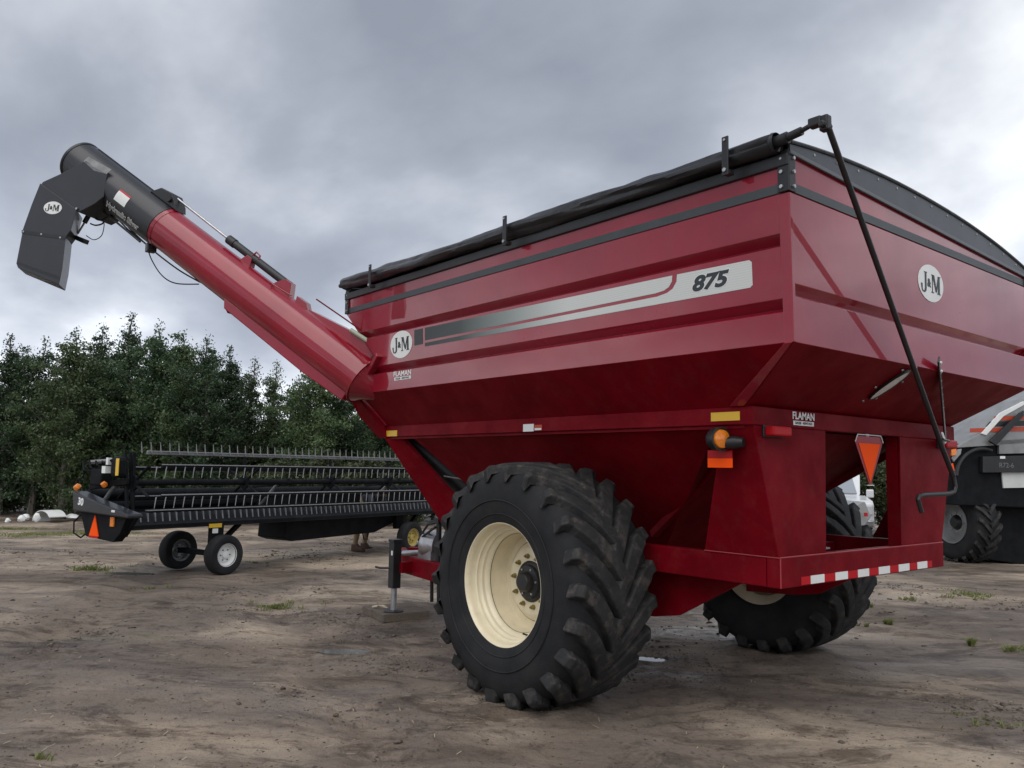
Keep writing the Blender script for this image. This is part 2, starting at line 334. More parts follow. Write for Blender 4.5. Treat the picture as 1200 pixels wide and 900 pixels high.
me.vertices.add(len(vv)); me.vertices.foreach_set('co', vv.ravel()); me.loops.add(ff.size); me.loops.foreach_set('vertex_index', ff.ravel())
me.polygons.add(len(ff)); me.polygons.foreach_set('loop_start', np.arange(0, ff.size, 4)); me.polygons.foreach_set('loop_total', np.full(len(ff), 4)); me.polygons.foreach_set('use_smooth', np.ones(len(ff), bool))
me.update(); me.validate()
ground = bpy.data.objects.new('ground', me); COL.objects.link(ground); ground['kind'] = 'structure'
def ground_mat():
    m = bpy.data.materials.new('bare_soil'); m.use_nodes = True; t = m.node_tree; p = t.nodes['Principled BSDF']
    tcn = t.nodes.new('ShaderNodeTexCoord')
    def noise(s, d=6, r=.6, st=None, dist=0):
        n = t.nodes.new('ShaderNodeTexNoise'); n.inputs['Scale'].default_value = s; n.inputs['Detail'].default_value = d; n.inputs['Roughness'].default_value = r; n.inputs['Distortion'].default_value = dist
        src = tcn.outputs['Object']
        if st:
            m0 = t.nodes.new('ShaderNodeMapping'); m0.inputs['Rotation'].default_value = (0, 0, R_(-44)); t.links.new(src, m0.inputs[0]); mp = t.nodes.new('ShaderNodeMapping'); mp.inputs['Scale'].default_value = st; t.links.new(m0.outputs[0], mp.inputs[0]); src = mp.outputs[0]
        t.links.new(src, n.inputs['Vector']); return n
    def ramp(n, *stops):
        r = t.nodes.new('ShaderNodeValToRGB'); el = r.color_ramp.elements
        while len(el) < len(stops): el.new(.5)
        for q, (ps, c) in zip(el, stops): q.position = ps; q.color = (*c, 1) if len(c) == 3 else c
        t.links.new(n.outputs['Fac'], r.inputs[0]); return r
    def mix(f, a, b, bt='MIX'):
        x = t.nodes.new('ShaderNodeMix'); x.data_type = 'RGBA'; x.blend_type = bt
        if isinstance(f, float): x.inputs[0].default_value = f
        else: t.links.new(f, x.inputs[0])
        t.links.new(a, x.inputs[6])
        if isinstance(b, tuple): x.inputs[7].default_value = (*b, 1)
        else: t.links.new(b, x.inputs[7])
        return x.outputs[2]
    big = ramp(noise(.32, 5, .6, None, .6), (.36, (.122, .096, .077)), (.5, (.198, .160, .129)), (.62, (.385, .315, .242)))
    track = ramp(noise(.9, 6, .65, (.45, 1.5, 1), .8), (.37, (.60, .57, .55)), (.50, (1, 1, 1)), (.68, (1.12, 1.1, 1.07)))
    c = mix(1.0, big.outputs[0], track.outputs[0], 'MULTIPLY')
    med = ramp(noise(3.2, 8, .7), (.34, (.50, .47, .45)), (.45, (1, 1, 1)), (.75, (1.1, 1.09, 1.06)))
    c = mix(1.0, c, med.outputs[0], 'MULTIPLY')
    fine = ramp(noise(30, 7, .8), (.33, (.50, .47, .45)), (.46, (1, 1, 1)), (.8, (1.2, 1.18, 1.15)))
    c = mix(.8, c, fine.outputs[0], 'MULTIPLY')
    crumb = ramp(noise(1.5, 12, .78, (.62, 1.35, 1), .8), (.525, (1, 1, 1)), (.575, (.55, .52, .50)), (.68, (.38, .35, .33)))
    c = mix(1.0, c, crumb.outputs[0], 'MULTIPLY')
    spk = ramp(noise(17, 4, .65), (.64, (1, 1, 1)), (.69, (.45, .42, .40)))
    c = mix(.75, c, spk.outputs[0], 'MULTIPLY')
    peb = noise(120, 2, .5); pr = ramp(peb, (.70, (0, 0, 0)), (.76, (1, 1, 1)))
    c = mix(pr.outputs[0], c, (.32, .30, .27))
    # faint green growth, patchy
    gm = ramp(noise(.55, 8, .75, (.5, 1.4, 1)), (.60, (0, 0, 0)), (.74, (.55, .55, .55)))
    c = mix(gm.outputs[0], c, (.115, .125, .05))
    t.links.new(c, p.inputs['Base Color'])
    wet = ramp(noise(.7, 6, .6, (.6, 1.3, 1), .5), (.36, (.34, .34, .34)), (.5, (.74, .74, .74)), (.6, (.92, .92, .92)))
    t.links.new(wet.outputs[0], p.inputs['Roughness']); p.inputs['Specular IOR Level'].default_value = .45
    b1 = t.nodes.new('ShaderNodeBump'); b1.inputs['Strength'].default_value = .8; b1.inputs['Distance'].default_value = .035
    b2 = t.nodes.new('ShaderNodeBump'); b2.inputs['Strength'].default_value = .6; b2.inputs['Distance'].default_value = .012
    t.links.new(noise(9, 8, .7).outputs['Fac'], b1.inputs['Height']); t.links.new(noise(55, 5, .7).outputs['Fac'], b2.inputs['Height'])
    t.links.new(b1.outputs[0], b2.inputs['Normal']); t.links.new(b2.outputs[0], p.inputs['Normal'])
    return m
SOIL = ground_mat(); me.materials.append(SOIL)
WATER = mat('puddle_water', (.15, .145, .14), .06, bump=.02, bscale=6)
for k, (px, py, ra, rb, an) in enumerate(PUDDLES):
    pts = []
    for a in np.linspace(0, 2*math.pi, 40, endpoint=False):
        r = 1+.25*float(fbm(np.array([math.cos(a)*1.5+k*9]), np.array([math.sin(a)*1.5]), 3, 77)[0])
        ux, uy = 1.05*ra*r*math.cos(a), 1.05*rb*r*math.sin(a); pts.append((px+ux*math.cos(an)-uy*math.sin(an), py+ux*math.sin(an)+uy*math.cos(an), -.012))
    o = MB().add(pts, [tuple(range(40))]).build('puddle', WATER); o['kind'] = 'structure'

# ------------------------------------------------------------------ grain cart (X forward, Y its left side, Z up; origin on the ground under the axle)
cart = thing('grain_cart', 'large red grain cart with raised auger, black tarp and big lugged tyres', 'grain cart')
ZT, ZB, ZK, ZR1, ZR0 = 3.50, 3.258, 2.42, 2.107, 1.994
Wf, XRR, XRF = 1.427, -1.753, 2.606
def SY(z): return 1.707+(z-ZK)*.048          # half width of the tank at height z
def XR(z): return -2.255-(z-ZK)*.0165        # rear wall
def XF(z): return float(np.interp(z, [2.42, 2.76, 3.258], [2.62, 2.30, 2.874]))
def rimz(y): return 3.43+.04*y               # rim falls a little towards the right side
def SP(x, z, off=0): return np.array([x, SY(z)+off, z])
def RP(y, z, off=0): return np.array([XR(z)-off, y, z])
side_prof = [(ZB, 0), (3.036, 0), (2.986, -.055), (2.962, 0), (2.76, 0), (2.668, 0), (2.618, -.055), (2.592, 0), (ZK, 0)]
for sg, lab in ((1, 'ribbed left side wall with silver 875 stripe'), (-1, None)):
    g = []
    for z, ins in side_prof:
        row = [(-2.2+(XF(z)-.01+2.2)*t, sg*(SY(z)+ins), z) for t in np.linspace(0, 1, 9)]
        g.append(row if sg > 0 else row[::-1])
    o = MB().slab(g, (0, -.012*sg, 0)).build('side_wall', RED, cart, bevel=.004)
    if lab: o['label'] = lab; LEFTWALL = o
    else: RIGHTWALL = o
    b = MB().slab([[(XR(z), sg*(SY(z)+.003), z), (-2.2, sg*(SY(z)+.003), z)] for z in (ZB-.001, ZK)], (0, -.014*sg, 0)); b.build('corner_strip', RED, cart, bevel=.003)
end_prof = [(ZB, 0), (2.748, 0), (2.698, -.045), (2.676, 0), (ZK, 0)]
g = [[(XR(z)-ins, t*(SY(z)-.022), z) for t in np.linspace(-1, 1, 9)] for z, ins in end_prof]
REARWALL = MB().slab(g, (.012, 0, 0)).build('end_wall', RED, cart, bevel=.004, label='red rear wall with round white badge')
for sg in (1, -1):
    MB().slab([[(XR(z)-.003, sg*SY(z), z), (XR(z)-.003, sg*(SY(z)-.03), z)] for z in (ZB-.001, ZK)], (.014, 0, 0)).build('corner_strip', RED, cart, bevel=.003)
g = [[(XF(z)+ins, t*(SY(z)-.01), z) for t in np.linspace(-1, 1, 5)] for z, ins in end_prof]
MB().slab(g, (-.012, 0, 0)).build('end_wall', RED, cart, bevel=.004)
# upper extension with dark stripe along its foot
for sg in (1, -1):
    zt = rimz(1.75*sg)-.03
    MB().slab([[(XR(z)+.02, sg*(SY(z)-.004), z), (XF(z)-.02, sg*(SY(z)-.004), z)] for z in (zt, ZB+.003)], (0, -.012*sg, 0)).build('extension_panel', RED, cart, label='thin red extension panel under the tarp roll' if sg > 0 else None)
    MB().slab([[(XR(z)+.02, sg*(SY(z)+.003), z), (XF(z)-.02, sg*(SY(z)+.003), z)] for z in (ZB+.058, ZB+.006)], (0, -.006*sg, 0)).build('extension_stripe', STRIPE, cart)
    zr = rimz(1.75*sg)
    MB().slab([[(XR(z)-.005, sg*(SY(z)+.016), z), (XF(z)+.005, sg*(SY(z)+.016), z)] for z in (zr-.022, zr-.092)], (0, -.03*sg, 0)).build('rim_rail', BLACKM, cart, bevel=.006)
for sx in (0, 1):
    XX = (lambda z, o: XR(z)-o) if sx == 0 else (lambda z, o: XF(z)+o)
    dv = .012 if sx == 0 else -.012
    MB().slab([[(XX(z, -.004), y, z if z < ZB+.1 else rimz(y)-.02) for y in np.linspace(-1.72, 1.72, 5)] for z in (3.45, ZB+.003)], (dv, 0, 0)).build('extension_panel', RED, cart)
    MB().slab([[(XX(z, .003), y, z) for y in (-1.74, 1.74)] for z in (ZB+.058, ZB+.006)], (dv/2, 0, 0)).build('extension_stripe', STRIPE, cart)
    # arched end cap
    ys = np.linspace(-1.755, 1.755, 29)
    arch = lambda y: rimz(y)+.035+.125*max(0, 1-abs(y/1.76)**2.2)
    cap = MB().slab([[(XX(3.45, .012), y, arch(y)) for y in ys], [(XX(3.45, .012), y, rimz(y)-.012) for y in ys]], (dv*1.2, 0, 0)).build('tarp_end_cap', CAPG, cart)
    MB().slab([[(XX(3.45, .017), y, rimz(y)-.006) for y in ys], [(XX(3.45, .017), y, rimz(y)-.03) for y in ys]], (dv*1.4, 0, 0)).build('cap_flange', FLNG, cap, bevel=.004)
    MB().tube([(XX(3.45, .012), y, arch(y)+.003) for y in ys], .013, 8).build('cap_hem', TARP, cap, smooth=True)
    for y in ys[2:-2:2]: MB().lathe([(0, .006), (.008, .004), (.009, 0)], (XX(3.45, .012), y, arch(y)-.035), (-1 if sx == 0 else 1, 0, 0), 8).build('rivet', STEEL, cap)
# corner brackets with bolts
for sg in (1, -1):
    for sx in (0, 1):
        z0, z1 = ZB+.004, rimz(1.75*sg)+.0
        xx = XR(3.4)-.006 if sx == 0 else XF(3.4)+.006; dr = 1 if sx == 0 else -1; yy = sg*(SY(3.4)+.008)
        br = MB().box((xx+dr*.035, yy-sg*.004, (z0+z1)/2), (.07, .01, z1-z0)).box((xx+dr*.004, yy-sg*.037, (z0+z1)/2), (.01, .064, z1-z0)).build('corner_bracket', BLACKM, cart, bevel=.003)
        for zz in (z0+.03, z0+.115, z1-.045):
            MB().lathe([(0, .012), (.011, .010), (.012, 0)], (xx+dr*.045, yy, zz), (0, sg, 0), 8).build('bolt', STEEL, br, smooth=True)
            MB().lathe([(0, .012), (.011, .010), (.012, 0)], (xx-dr*.001, yy-sg*.045, zz), (-dr, 0, 0), 8).build('bolt', STEEL, br, smooth=True)
# tarp sheet over the top
ys = np.linspace(-1.79, 1.72, 31); xs = np.linspace(-2.265, 2.865, 41)
g = [[(x, y, rimz(y)+.045+.125*max(0, 1-abs(y/1.78)**2.2)-.012*(1-math.cos((x+2.3)/5.17*2*math.pi*4))*.5) for y in ys] for x in xs]
MB().slab(g, (0, 0, -.006)).build('tarp_sheet', TARP, cart, smooth=True)
# rolled tarp along the left rim: a vinyl roll with spiral folds
seg = 26; nst = 150; vs = []; fs = []
for i in range(nst):
    t = i/(nst-1); x = -2.21+t*5.06; zc = 3.535+.028*t-.012*math.sin(t*math.pi); yc = 1.80
    for k in range(seg):
        a = 2*math.pi*k/seg
        f = float(fbm(np.array([x*1.6+a*.55]), np.array([math.cos(a-x*.9)*1.2]), 4, 51)[0])
        r = .054+.019*f+.007*math.sin(a*2+x*2.1)+.006*math.sin(a*3-x*5.5+2*f)+.012*max(0, math.sin(x*1.3+.7))*max(0, math.cos(a-1.2))
        vs.append((x, yc+r*math.cos(a)*.92, zc+r*math.sin(a)))
    if i:
        for k in range(seg): a0 = (i-1)*seg; fs.append((a0+k, a0+seg+k, a0+seg+(k+1) % seg, a0+(k+1) % seg))
fs += [tuple(range(seg)), tuple((nst-1)*seg+k for k in range(seg-1, -1, -1))]
ROLL_ = MB().add(vs, fs).build('tarp_roll', TARP, cart, smooth=True)
MB().lathe([(.030, -.03), (.055, -.012), (.062, .0), (.058, .02)], (-2.215, 1.80, 3.535), (-1, 0, 0), 20).build('roll_end', TARP, ROLL_, smooth=True)
MB().tube([(2.82, 1.80, 3.563), (2.93, 1.80, 3.563)], .022, 12).build('roll_pipe', BLACKM, ROLL_)
for x in (2.18, .10, -1.94):
    st = MB().box((x, 1.875, 3.525), (.045, .012, .235)).box((x, 1.845, 3.43), (.045, .05, .03)).build('tarp_stop', BLACKM, cart, bevel=.005)
    MB().lathe([(0, .010), (.012, .008), (.013, 0)], (x, 1.882, 3.44), (0, 1, 0), 8).build('bolt', STEEL, st)
    MB().lathe([(0, .008), (.008, .006), (.009, 0)], (x, 1.882, 3.62), (0, 1, 0), 8).build('bolt', STEEL, st)

# side graphics
SX = (-1, 0, 0); SZ = np.array([0, .048, 1.]); SZ /= np.linalg.norm(SZ)
jm_logo(LEFTWALL, SP(1.80, 2.835, .001), SX, SZ, .19, .128)
def silver_mat():
    m = mat('stripe_print', (.6, .62, .6), .4); t = m.node_tree; p = t.nodes['Principled BSDF']
    tcn = t.nodes.new('ShaderNodeTexCoord'); sp = t.nodes.new('ShaderNodeSeparateXYZ'); t.links.new(tcn.outputs['Object'], sp.inputs[0])
    mr = t.nodes.new('ShaderNodeMapRange'); mr.inputs[1].default_value = 1.45; mr.inputs[2].default_value = -1.2; t.links.new(sp.outputs[0], mr.inputs[0])
    r = t.nodes.new('ShaderNodeValToRGB'); el = r.color_ramp.elements; el[0].color = (.022, .03, .032, 1); el[1].color = (.62, .65, .63, 1); el[1].position = .72
    e = el.new(.22); e.color = (.045, .06, .058, 1); e = el.new(.45); e.color = (.24, .28, .27, 1)
    wv = t.nodes.new('ShaderNodeTexWave'); wv.bands_direction = 'Z'; wv.inputs['Scale'].default_value = 22; wv.inputs['Distortion'].default_value = 0; t.links.new(tcn.outputs['Object'], wv.inputs[0])
    mm = t.nodes.new('ShaderNodeMix'); mm.data_type = 'RGBA'; mm.blend_type = 'MULTIPLY'; mm.inputs[0].default_value = .10
    t.links.new(mr.outputs[0], r.inputs[0]); t.links.new(r.outputs[0], mm.inputs[6]); t.links.new(wv.outputs[0], mm.inputs[7]); t.links.new(mm.outputs[2], p.inputs['Base Color']); return m
SILV = silver_mat()
def side_poly(name, pts, m, off=.001, th=.001): return MB().prism([SP(x, z, off) for x, z in pts], (0, th, 0)).build(name, m, LEFTWALL)
side_poly('stripe_decal', [(1.40, 2.942), (-1.43, 2.930), (-1.425, 2.893), (-1.40, 2.862), (-1.36, 2.845), (-1.29, 2.838), (1.40, 2.828)], SILV)
side_poly('stripe_decal', [(1.40, 2.806), (-1.30, 2.815), (-1.38, 2.825), (-1.43, 2.846), (-1.462, 2.885), (-1.468, 2.930), (-1.995, 2.922), (-2.012, 2.908), (-2.012, 2.775), (-1.995, 2.762), (1.40, 2.774)], SILV)
side_poly('stripe_decal', [(1.575, 2.942), (1.435, 2.942), (1.435, 2.80), (1.575, 2.80)], SILV)
text('model_number', '875', .124, SP(-1.705, 2.842, .0024), SX, SZ, WHITE, LEFTWALL, shear=.28, offset=.0095, xscale=1.36, extrude=.0004)
text('model_number', '875', .124, SP(-1.705, 2.842, .0034), SX, SZ, INK, LEFTWALL, shear=.28, offset=.0055, xscale=1.36)
flaman(LEFTWALL, SP(1.785, 2.545, .001), SX, SZ, .29, .082)
jm_logo(REARWALL, RP(.008, 3.015, .001), (0, -1, 0), (-.0165, 0, 1), .192, .128)

# sloped lower walls between knee and frame rail
KL = dict(RL=(-2.255, 1.707), RR=(-2.255, -1.707), FL=(2.62, 1.707), FR=(2.62, -1.707))
FLn = dict(RL=(XRR, Wf), RR=(XRR, -Wf), FL=(XRF, Wf), FR=(XRF, -Wf))
def slope(a, b, th):
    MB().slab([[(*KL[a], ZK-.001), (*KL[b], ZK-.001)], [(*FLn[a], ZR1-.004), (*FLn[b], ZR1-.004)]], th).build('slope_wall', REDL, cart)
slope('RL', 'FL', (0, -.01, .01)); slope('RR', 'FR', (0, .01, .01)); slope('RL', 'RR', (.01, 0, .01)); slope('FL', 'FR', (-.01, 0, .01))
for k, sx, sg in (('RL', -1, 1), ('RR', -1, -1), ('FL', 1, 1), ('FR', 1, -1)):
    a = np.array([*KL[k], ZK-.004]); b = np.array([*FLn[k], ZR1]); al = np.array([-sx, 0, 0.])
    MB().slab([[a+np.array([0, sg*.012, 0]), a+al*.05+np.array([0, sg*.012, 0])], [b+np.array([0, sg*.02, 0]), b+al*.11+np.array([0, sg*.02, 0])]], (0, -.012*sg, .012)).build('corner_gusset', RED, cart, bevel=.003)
# sight glass on the rear slope
sl = np.array([XRR, 0, ZR1])-np.array([-2.255, 0, ZK]); sl /= np.linalg.norm(sl); sn = np.cross([0, 1, 0], sl); sn = sn if sn[0] < 0 else -sn
sc = np.array([-2.085, .285, 2.314])+sn*.006
ovp = lambda k: [sc+sl*k*.158*math.cos(a)+np.array([0, 1, 0])*k*.055*math.sin(a) for a in np.linspace(0, 2*math.pi, 32, endpoint=False)]
sw = MB().prism(ovp(1), sn*.012).build('sight_window', SIGHT, cart, label='oval sight window on the rear slope')
fr = MB()
p1, p2 = ovp(1.0), ovp(1.07)
fr.slab([p1+p1[:1], p2+p2[:1]], sn*.016); fr.build('window_seal', BLACKM, sw)
for k in range(6):
    a = k/6*2*math.pi+.3; MB().lathe([(0, .01), (.009, .008), (.010, 0)], sc+sl*.205*math.cos(a)+np.array([0, 1, 0])*.11*math.sin(a), sn, 8).build('bolt', STEEL, sw)

# frame rail ring under the tank
RAIL = {}
for sg in (1, -1):
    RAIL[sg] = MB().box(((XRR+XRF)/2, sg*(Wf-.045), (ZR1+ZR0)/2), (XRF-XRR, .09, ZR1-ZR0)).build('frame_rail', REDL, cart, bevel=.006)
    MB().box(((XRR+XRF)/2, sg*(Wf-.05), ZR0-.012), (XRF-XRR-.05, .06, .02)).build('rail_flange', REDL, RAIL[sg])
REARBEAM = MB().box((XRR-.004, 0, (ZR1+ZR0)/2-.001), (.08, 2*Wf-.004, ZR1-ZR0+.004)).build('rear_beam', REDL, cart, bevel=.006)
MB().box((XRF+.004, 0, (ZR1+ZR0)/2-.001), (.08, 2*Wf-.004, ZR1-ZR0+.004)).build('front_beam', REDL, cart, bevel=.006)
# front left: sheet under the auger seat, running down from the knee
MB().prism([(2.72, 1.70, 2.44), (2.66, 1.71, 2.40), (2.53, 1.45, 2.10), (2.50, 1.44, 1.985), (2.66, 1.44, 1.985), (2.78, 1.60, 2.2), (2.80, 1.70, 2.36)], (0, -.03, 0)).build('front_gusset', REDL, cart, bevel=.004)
flaman(REARBEAM, (XRR-.045, .86, 2.053), (0, -1, 0), (0, 0, 1), .245, .085)
MB().box((2.455, Wf+.003, 2.028), (.285, .005, .058)).build('yellow_reflector', YELLOW, RAIL[1], label='yellow reflector at the front end of the rail')
MB().box((-1.60, Wf+.003, 2.048), (.215, .005, .055)).build('yellow_reflector', YELLOW, RAIL[1], label='yellow reflector at the rear end of the rail')
MB().box((.30, Wf+.003, 2.028), (.13, .004, .06)).build('plate', WHITE, RAIL[1]); MB().box((.18, Wf+.003, 2.026), (.09, .004, .045)).build('sticker', ORSTR, RAIL[1]); MB().box((.18, Wf+.006, 2.014), (.08, .003, .016)).build('sticker', WHITE, RAIL[1])

# lower hopper
top = [(-1.50, 1.37, 2.0), (2.15, 1.37, 2.0), (2.15, -1.37, 2.0), (-1.50, -1.37, 2.0)]; bot = [(-.15, .36, .93), (1.35, .36, .93), (1.35, -.36, .93), (-.15, -.36, .93)]
for i in range(4):
    j = (i+1) % 4; a, b, c_, d_ = map(np.array, (top[i], top[j], bot[j], bot[i])); n = np.cross(b-a, d_-a); n = n/np.linalg.norm(n)
    ctr = (a+b+c_+d_)/4-np.array([.6, 0, 1.5]); n = n if n@ctr < 0 else -n
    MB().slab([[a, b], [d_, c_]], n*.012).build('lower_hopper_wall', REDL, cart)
MB().box((.6, 0, .86), (1.54, .75, .16)).build('sump', REDL, cart, bevel=.01)
for y in (-.2, .2): MB().box((.6, y, .775), (.5, .03, .03)).build('sump_door_track', BLACKM, cart)
# rear posts, plates folded round the corners
for sg in (1, -1):
    yin = .575 if sg > 0 else .487
    a = [(XRR-.035, sg*1.405, ZR0-.002), (XRR-.035, sg*yin, ZR0-.002), (-1.775, sg*yin, 1.173), (-1.785, sg*1.147, 1.173)]
    po = MB().prism(a, (.014, 0, 0)).build('rear_post', REDL, cart, bevel=.003)
    s = [(XRR-.033, sg*1.407, ZR0-.002), (-1.56, sg*1.407, ZR0-.002), (-1.22, sg*1.15, 1.173), (-1.783, sg*1.15, 1.173)]
    MB().prism(s, (0, -.014*sg, 0)).build('post_side', REDL, po, bevel=.003)
    MB().prism([(-1.765, sg*yin, ZR0-.003), (-1.765, sg*(yin+.014), ZR0-.003), (-1.765, sg*(yin+.014), 1.174), (-1.765, sg*yin, 1.174)], (.09, 0, 0)).build('post_return', REDL, po)
    MB().bar((-1.6, sg*1.1, 1.98), (-.35, sg*.66, 1.2), .06, .06).build('brace', REDL, cart, bevel=.005)
# bumper frame
BUMP = MB().box((-1.745, 0, 1.0795), (.10, 2.294, .187)).build('rear_bumper', REDL, cart, bevel=.006)
for sg in (1, -1):
    MB().box((-.45, sg*1.097, 1.0785), (2.48, .096, .183)).build('side_beam', REDL, cart, bevel=.006)
    MB().prism([(-1.42, sg*.93, .984), (-.1, sg*.93, .984), (-.1, sg*.93, .60), (-.62, sg*.93, .63), (-.84, sg*.93, .67)], (0, .03*sg, 0)).build('axle_plate', REDL, cart, bevel=.004)
MB().box((0, 0, .80), (.22, 2.5, .2)).build('axle_beam', REDL, cart, bevel=.01)
MB().box((-.9, 0, 1.06), (.1, 2.05, .12)).build('cross_beam', REDL, cart, bevel=.006)
MB().box((-1.55, .6, 1.19), (.25, .5, .012)).build('step_plate', STEEL, cart)
EDGEHL = mat('edge_highlight', (.34, .035, .045), .5)  # lighter red tubes draw the highlight along the bumper's top edges and corner
MB().tube([(-1.793, 1.145, 1.176), (-1.793, -1.145, 1.176)], .005, 6).build('edge_highlight', EDGEHL, BUMP)
MB().tube([(-1.79, 1.149, 1.174), (-1.22, 1.149, 1.174)], .0045, 6).build('edge_highlight', EDGEHL, BUMP); MB().tube([(-1.795, 1.147, 1.17), (-1.795, 1.147, .99)], .004, 6).build('edge_highlight', EDGEHL, BUMP)
# conspicuity tape on the bumper: six white squares with red between
sq = [(950, 966), (979, 993.5), (1005.5, 1018.5), (1030, 1043), (1053.5, 1066), (1075.5, 1087)]
ye = []
for a, b in sq:
    ya = at(a, 678, 0, -1.797)[1]; yb = at(b, 676, 0, -1.797)[1]; ye.append((ya, yb))
    MB().box((-1.797, (ya+yb)/2, 1.020), (.003, abs(ya-yb), .052)).build('white_tape', WHITE, BUMP)
ye = [(ye[0][0]+.11, ye[0][0]+.11)]+ye+[(ye[-1][1]-.085, ye[-1][1]-.085)]
for i in range(len(ye)-1):
    a, b = ye[i][1], ye[i+1][0]; MB().box((-1.7965, (a+b)/2, 1.0195), (.002, abs(a-b)-.002, .05)).build('red_tape', REDTAPE, BUMP)
# lamps and reflectors
for sg in (1, -1):
    lamp = MB().box((-1.835, sg*1.21, 1.958), (.07, .20, .062)).build('tail_lamp', REDLENS, cart, bevel=.012, label='red tail lamp below the dealer sign' if sg > 0 else None)
    MB().box((-1.795, sg*1.21, 1.958), (.02, .22, .075)).build('lamp_base', BLACKM, lamp, bevel=.005)
    al = MB().lathe([(.055, -.03), (.062, 0), (.056, .018), (.03, .03), (0, .034)], (-1.60, sg*1.475, 1.905), (-1, .25*sg, 0), 24).build('amber_lamp', AMBER, cart, smooth=True, label='round amber marker lamp in black rubber housing' if sg > 0 else None)
    MB().lathe([(.06, -.075), (.074, -.05), (.076, .006), (.066, .008), (.062, -.002)], (-1.60, sg*1.475, 1.905), (-1, .25*sg, 0), 24).build('lamp_housing', BLACKM, al, smooth=True)
    MB().tube([(-1.585, sg*1.46, 1.88), (-1.66, sg*1.425, 1.885), (-1.72, sg*1.41, 1.885)], [.03, .042, .03], 12).build('lamp_arm', BLACKM, al, smooth=True)
    MB().box((-1.545, sg*1.412, 1.812), (.185, .008, .05)).build('reflector', REDLENS, cart); MB().box((-1.545, sg*1.412, 1.757), (.185, .008, .058)).build('reflector', ORANGE, cart, label='orange reflector below the amber lamp' if sg > 0 else None)
# slow moving vehicle triangle in the rear opening
def tri(hw, h, cut, y0=.008): return [(y0+hw-cut, h), (y0-hw+cut, h), (y0-hw-.004, h-cut*1.7), (y0-cut*.35, 0), (y0+cut*.35, 0), (y0+hw+.004, h-cut*1.7)]
X0 = -1.80
smv = MB().prism([(X0, y, 1.628+z) for y, z in tri(.19, .345, .028)], (.004, 0, 0)).build('warning_triangle', ORBORDER, cart, label='orange slow vehicle triangle hanging in the rear opening')
MB().prism([(X0-.001, y, 1.66+z) for y, z in ((.162, .262), (-.146, .262), (.008, -.012))], (-.002, 0, 0)).build('triangle_centre', ORANGE, smv)
rim_pts = [(X0-.003, y, 1.628+z) for y, z in tri(.197, .355, .03)]
MB().tube([rim_pts[5], rim_pts[0], rim_pts[1], rim_pts[2]], .004, 6).build('triangle_edge', WHITE, smv)
MB().box((X0+.015, .008, 1.97), (.012, .04, .16)).build('triangle_bracket', STEEL, smv)
MB().box((X0-.002, .008, 1.626), (.004, .10, .006)).build('triangle_foot', WHITE, smv)

# tarp crank
J0 = np.array([-2.46, 1.80, 3.575])
ck = MB().tube([(-2.20, 1.80, 3.537), (-2.30, 1.80, 3.546)], .034, 14).tube([(-2.29, 1.80, 3.545), (-2.385, 1.80, 3.556)], .024, 12).tube([(-2.38, 1.80, 3.556), tuple(J0)], .014, 10).build('crank_shaft', BLACKM, cart, smooth=True)
uj = MB().box(J0+np.array([-.01, 0, .0]), (.075, .052, .052)).box(J0+np.array([-.058, -.008, -.018]), (.05, .05, .085)).tube([J0+np.array([-.06, -.05, -.03]), J0+np.array([-.06, .04, -.03])], .02, 10).build('universal_joint', BLACKM, cart, bevel=.008)
XB = -2.24
rp = [at(u, v, 0, XB) for u, v in ((1105, 527), (1117, 558), (1120, 572))]
jtop = J0+np.array([-.075, -.01, -.05])
MB().tube([jtop, rp[0], rp[1]], .017, 12).build('crank_rod', BLACKM, cart, smooth=True)
hp = [rp[1]]+[at(u, v, 0, XB) for u, v in ((1119.5, 570), (1118, 576), (1112, 578.5), (1082, 580), (1077, 581.5), (1075.5, 585), (1080, 600))]
MB().tube(hp, .0155, 10).build('crank_handle', BLACKM, cart, smooth=True)
b0 = at(1108, 518, 0, -1.86); b1 = at(1100, 421, 0, -2.31)
pb = MB().bar(b0, b1, .045, .012, upv=(1, 0, 0)).build('perforated_bar', BLACKM, cart, bevel=.002)
for t in np.linspace(.15, .93, 11):
    MB().lathe([(0, .0015), (.006, .001), (.0065, 0)], b0+(b1-b0)*t+np.array([-.0075, 0, -.004]), (-.8, 0, -.5), 8).build('hole', STEEL, pb)
for t in (.03, .88, .97): MB().lathe([(0, .012), (.010, .010), (.011, 0)], b0+(b1-b0)*t+np.array([-.008, 0, -.003]), (-.85, 0, -.4), 8).build('bolt', WHITE, pb)
hk = at(1103, 515, 0, XB)
MB().tube([b0, (b0+hk)/2+np.array([0, 0, -.02]), hk+np.array([-.03, .05, 0]), hk+np.array([-.05, 0, -.01]), hk+np.array([0, -.05, .0]), hk+np.array([.02, -.06, .05])], .009, 8).build('rod_hook', STEEL, cart, smooth=True)

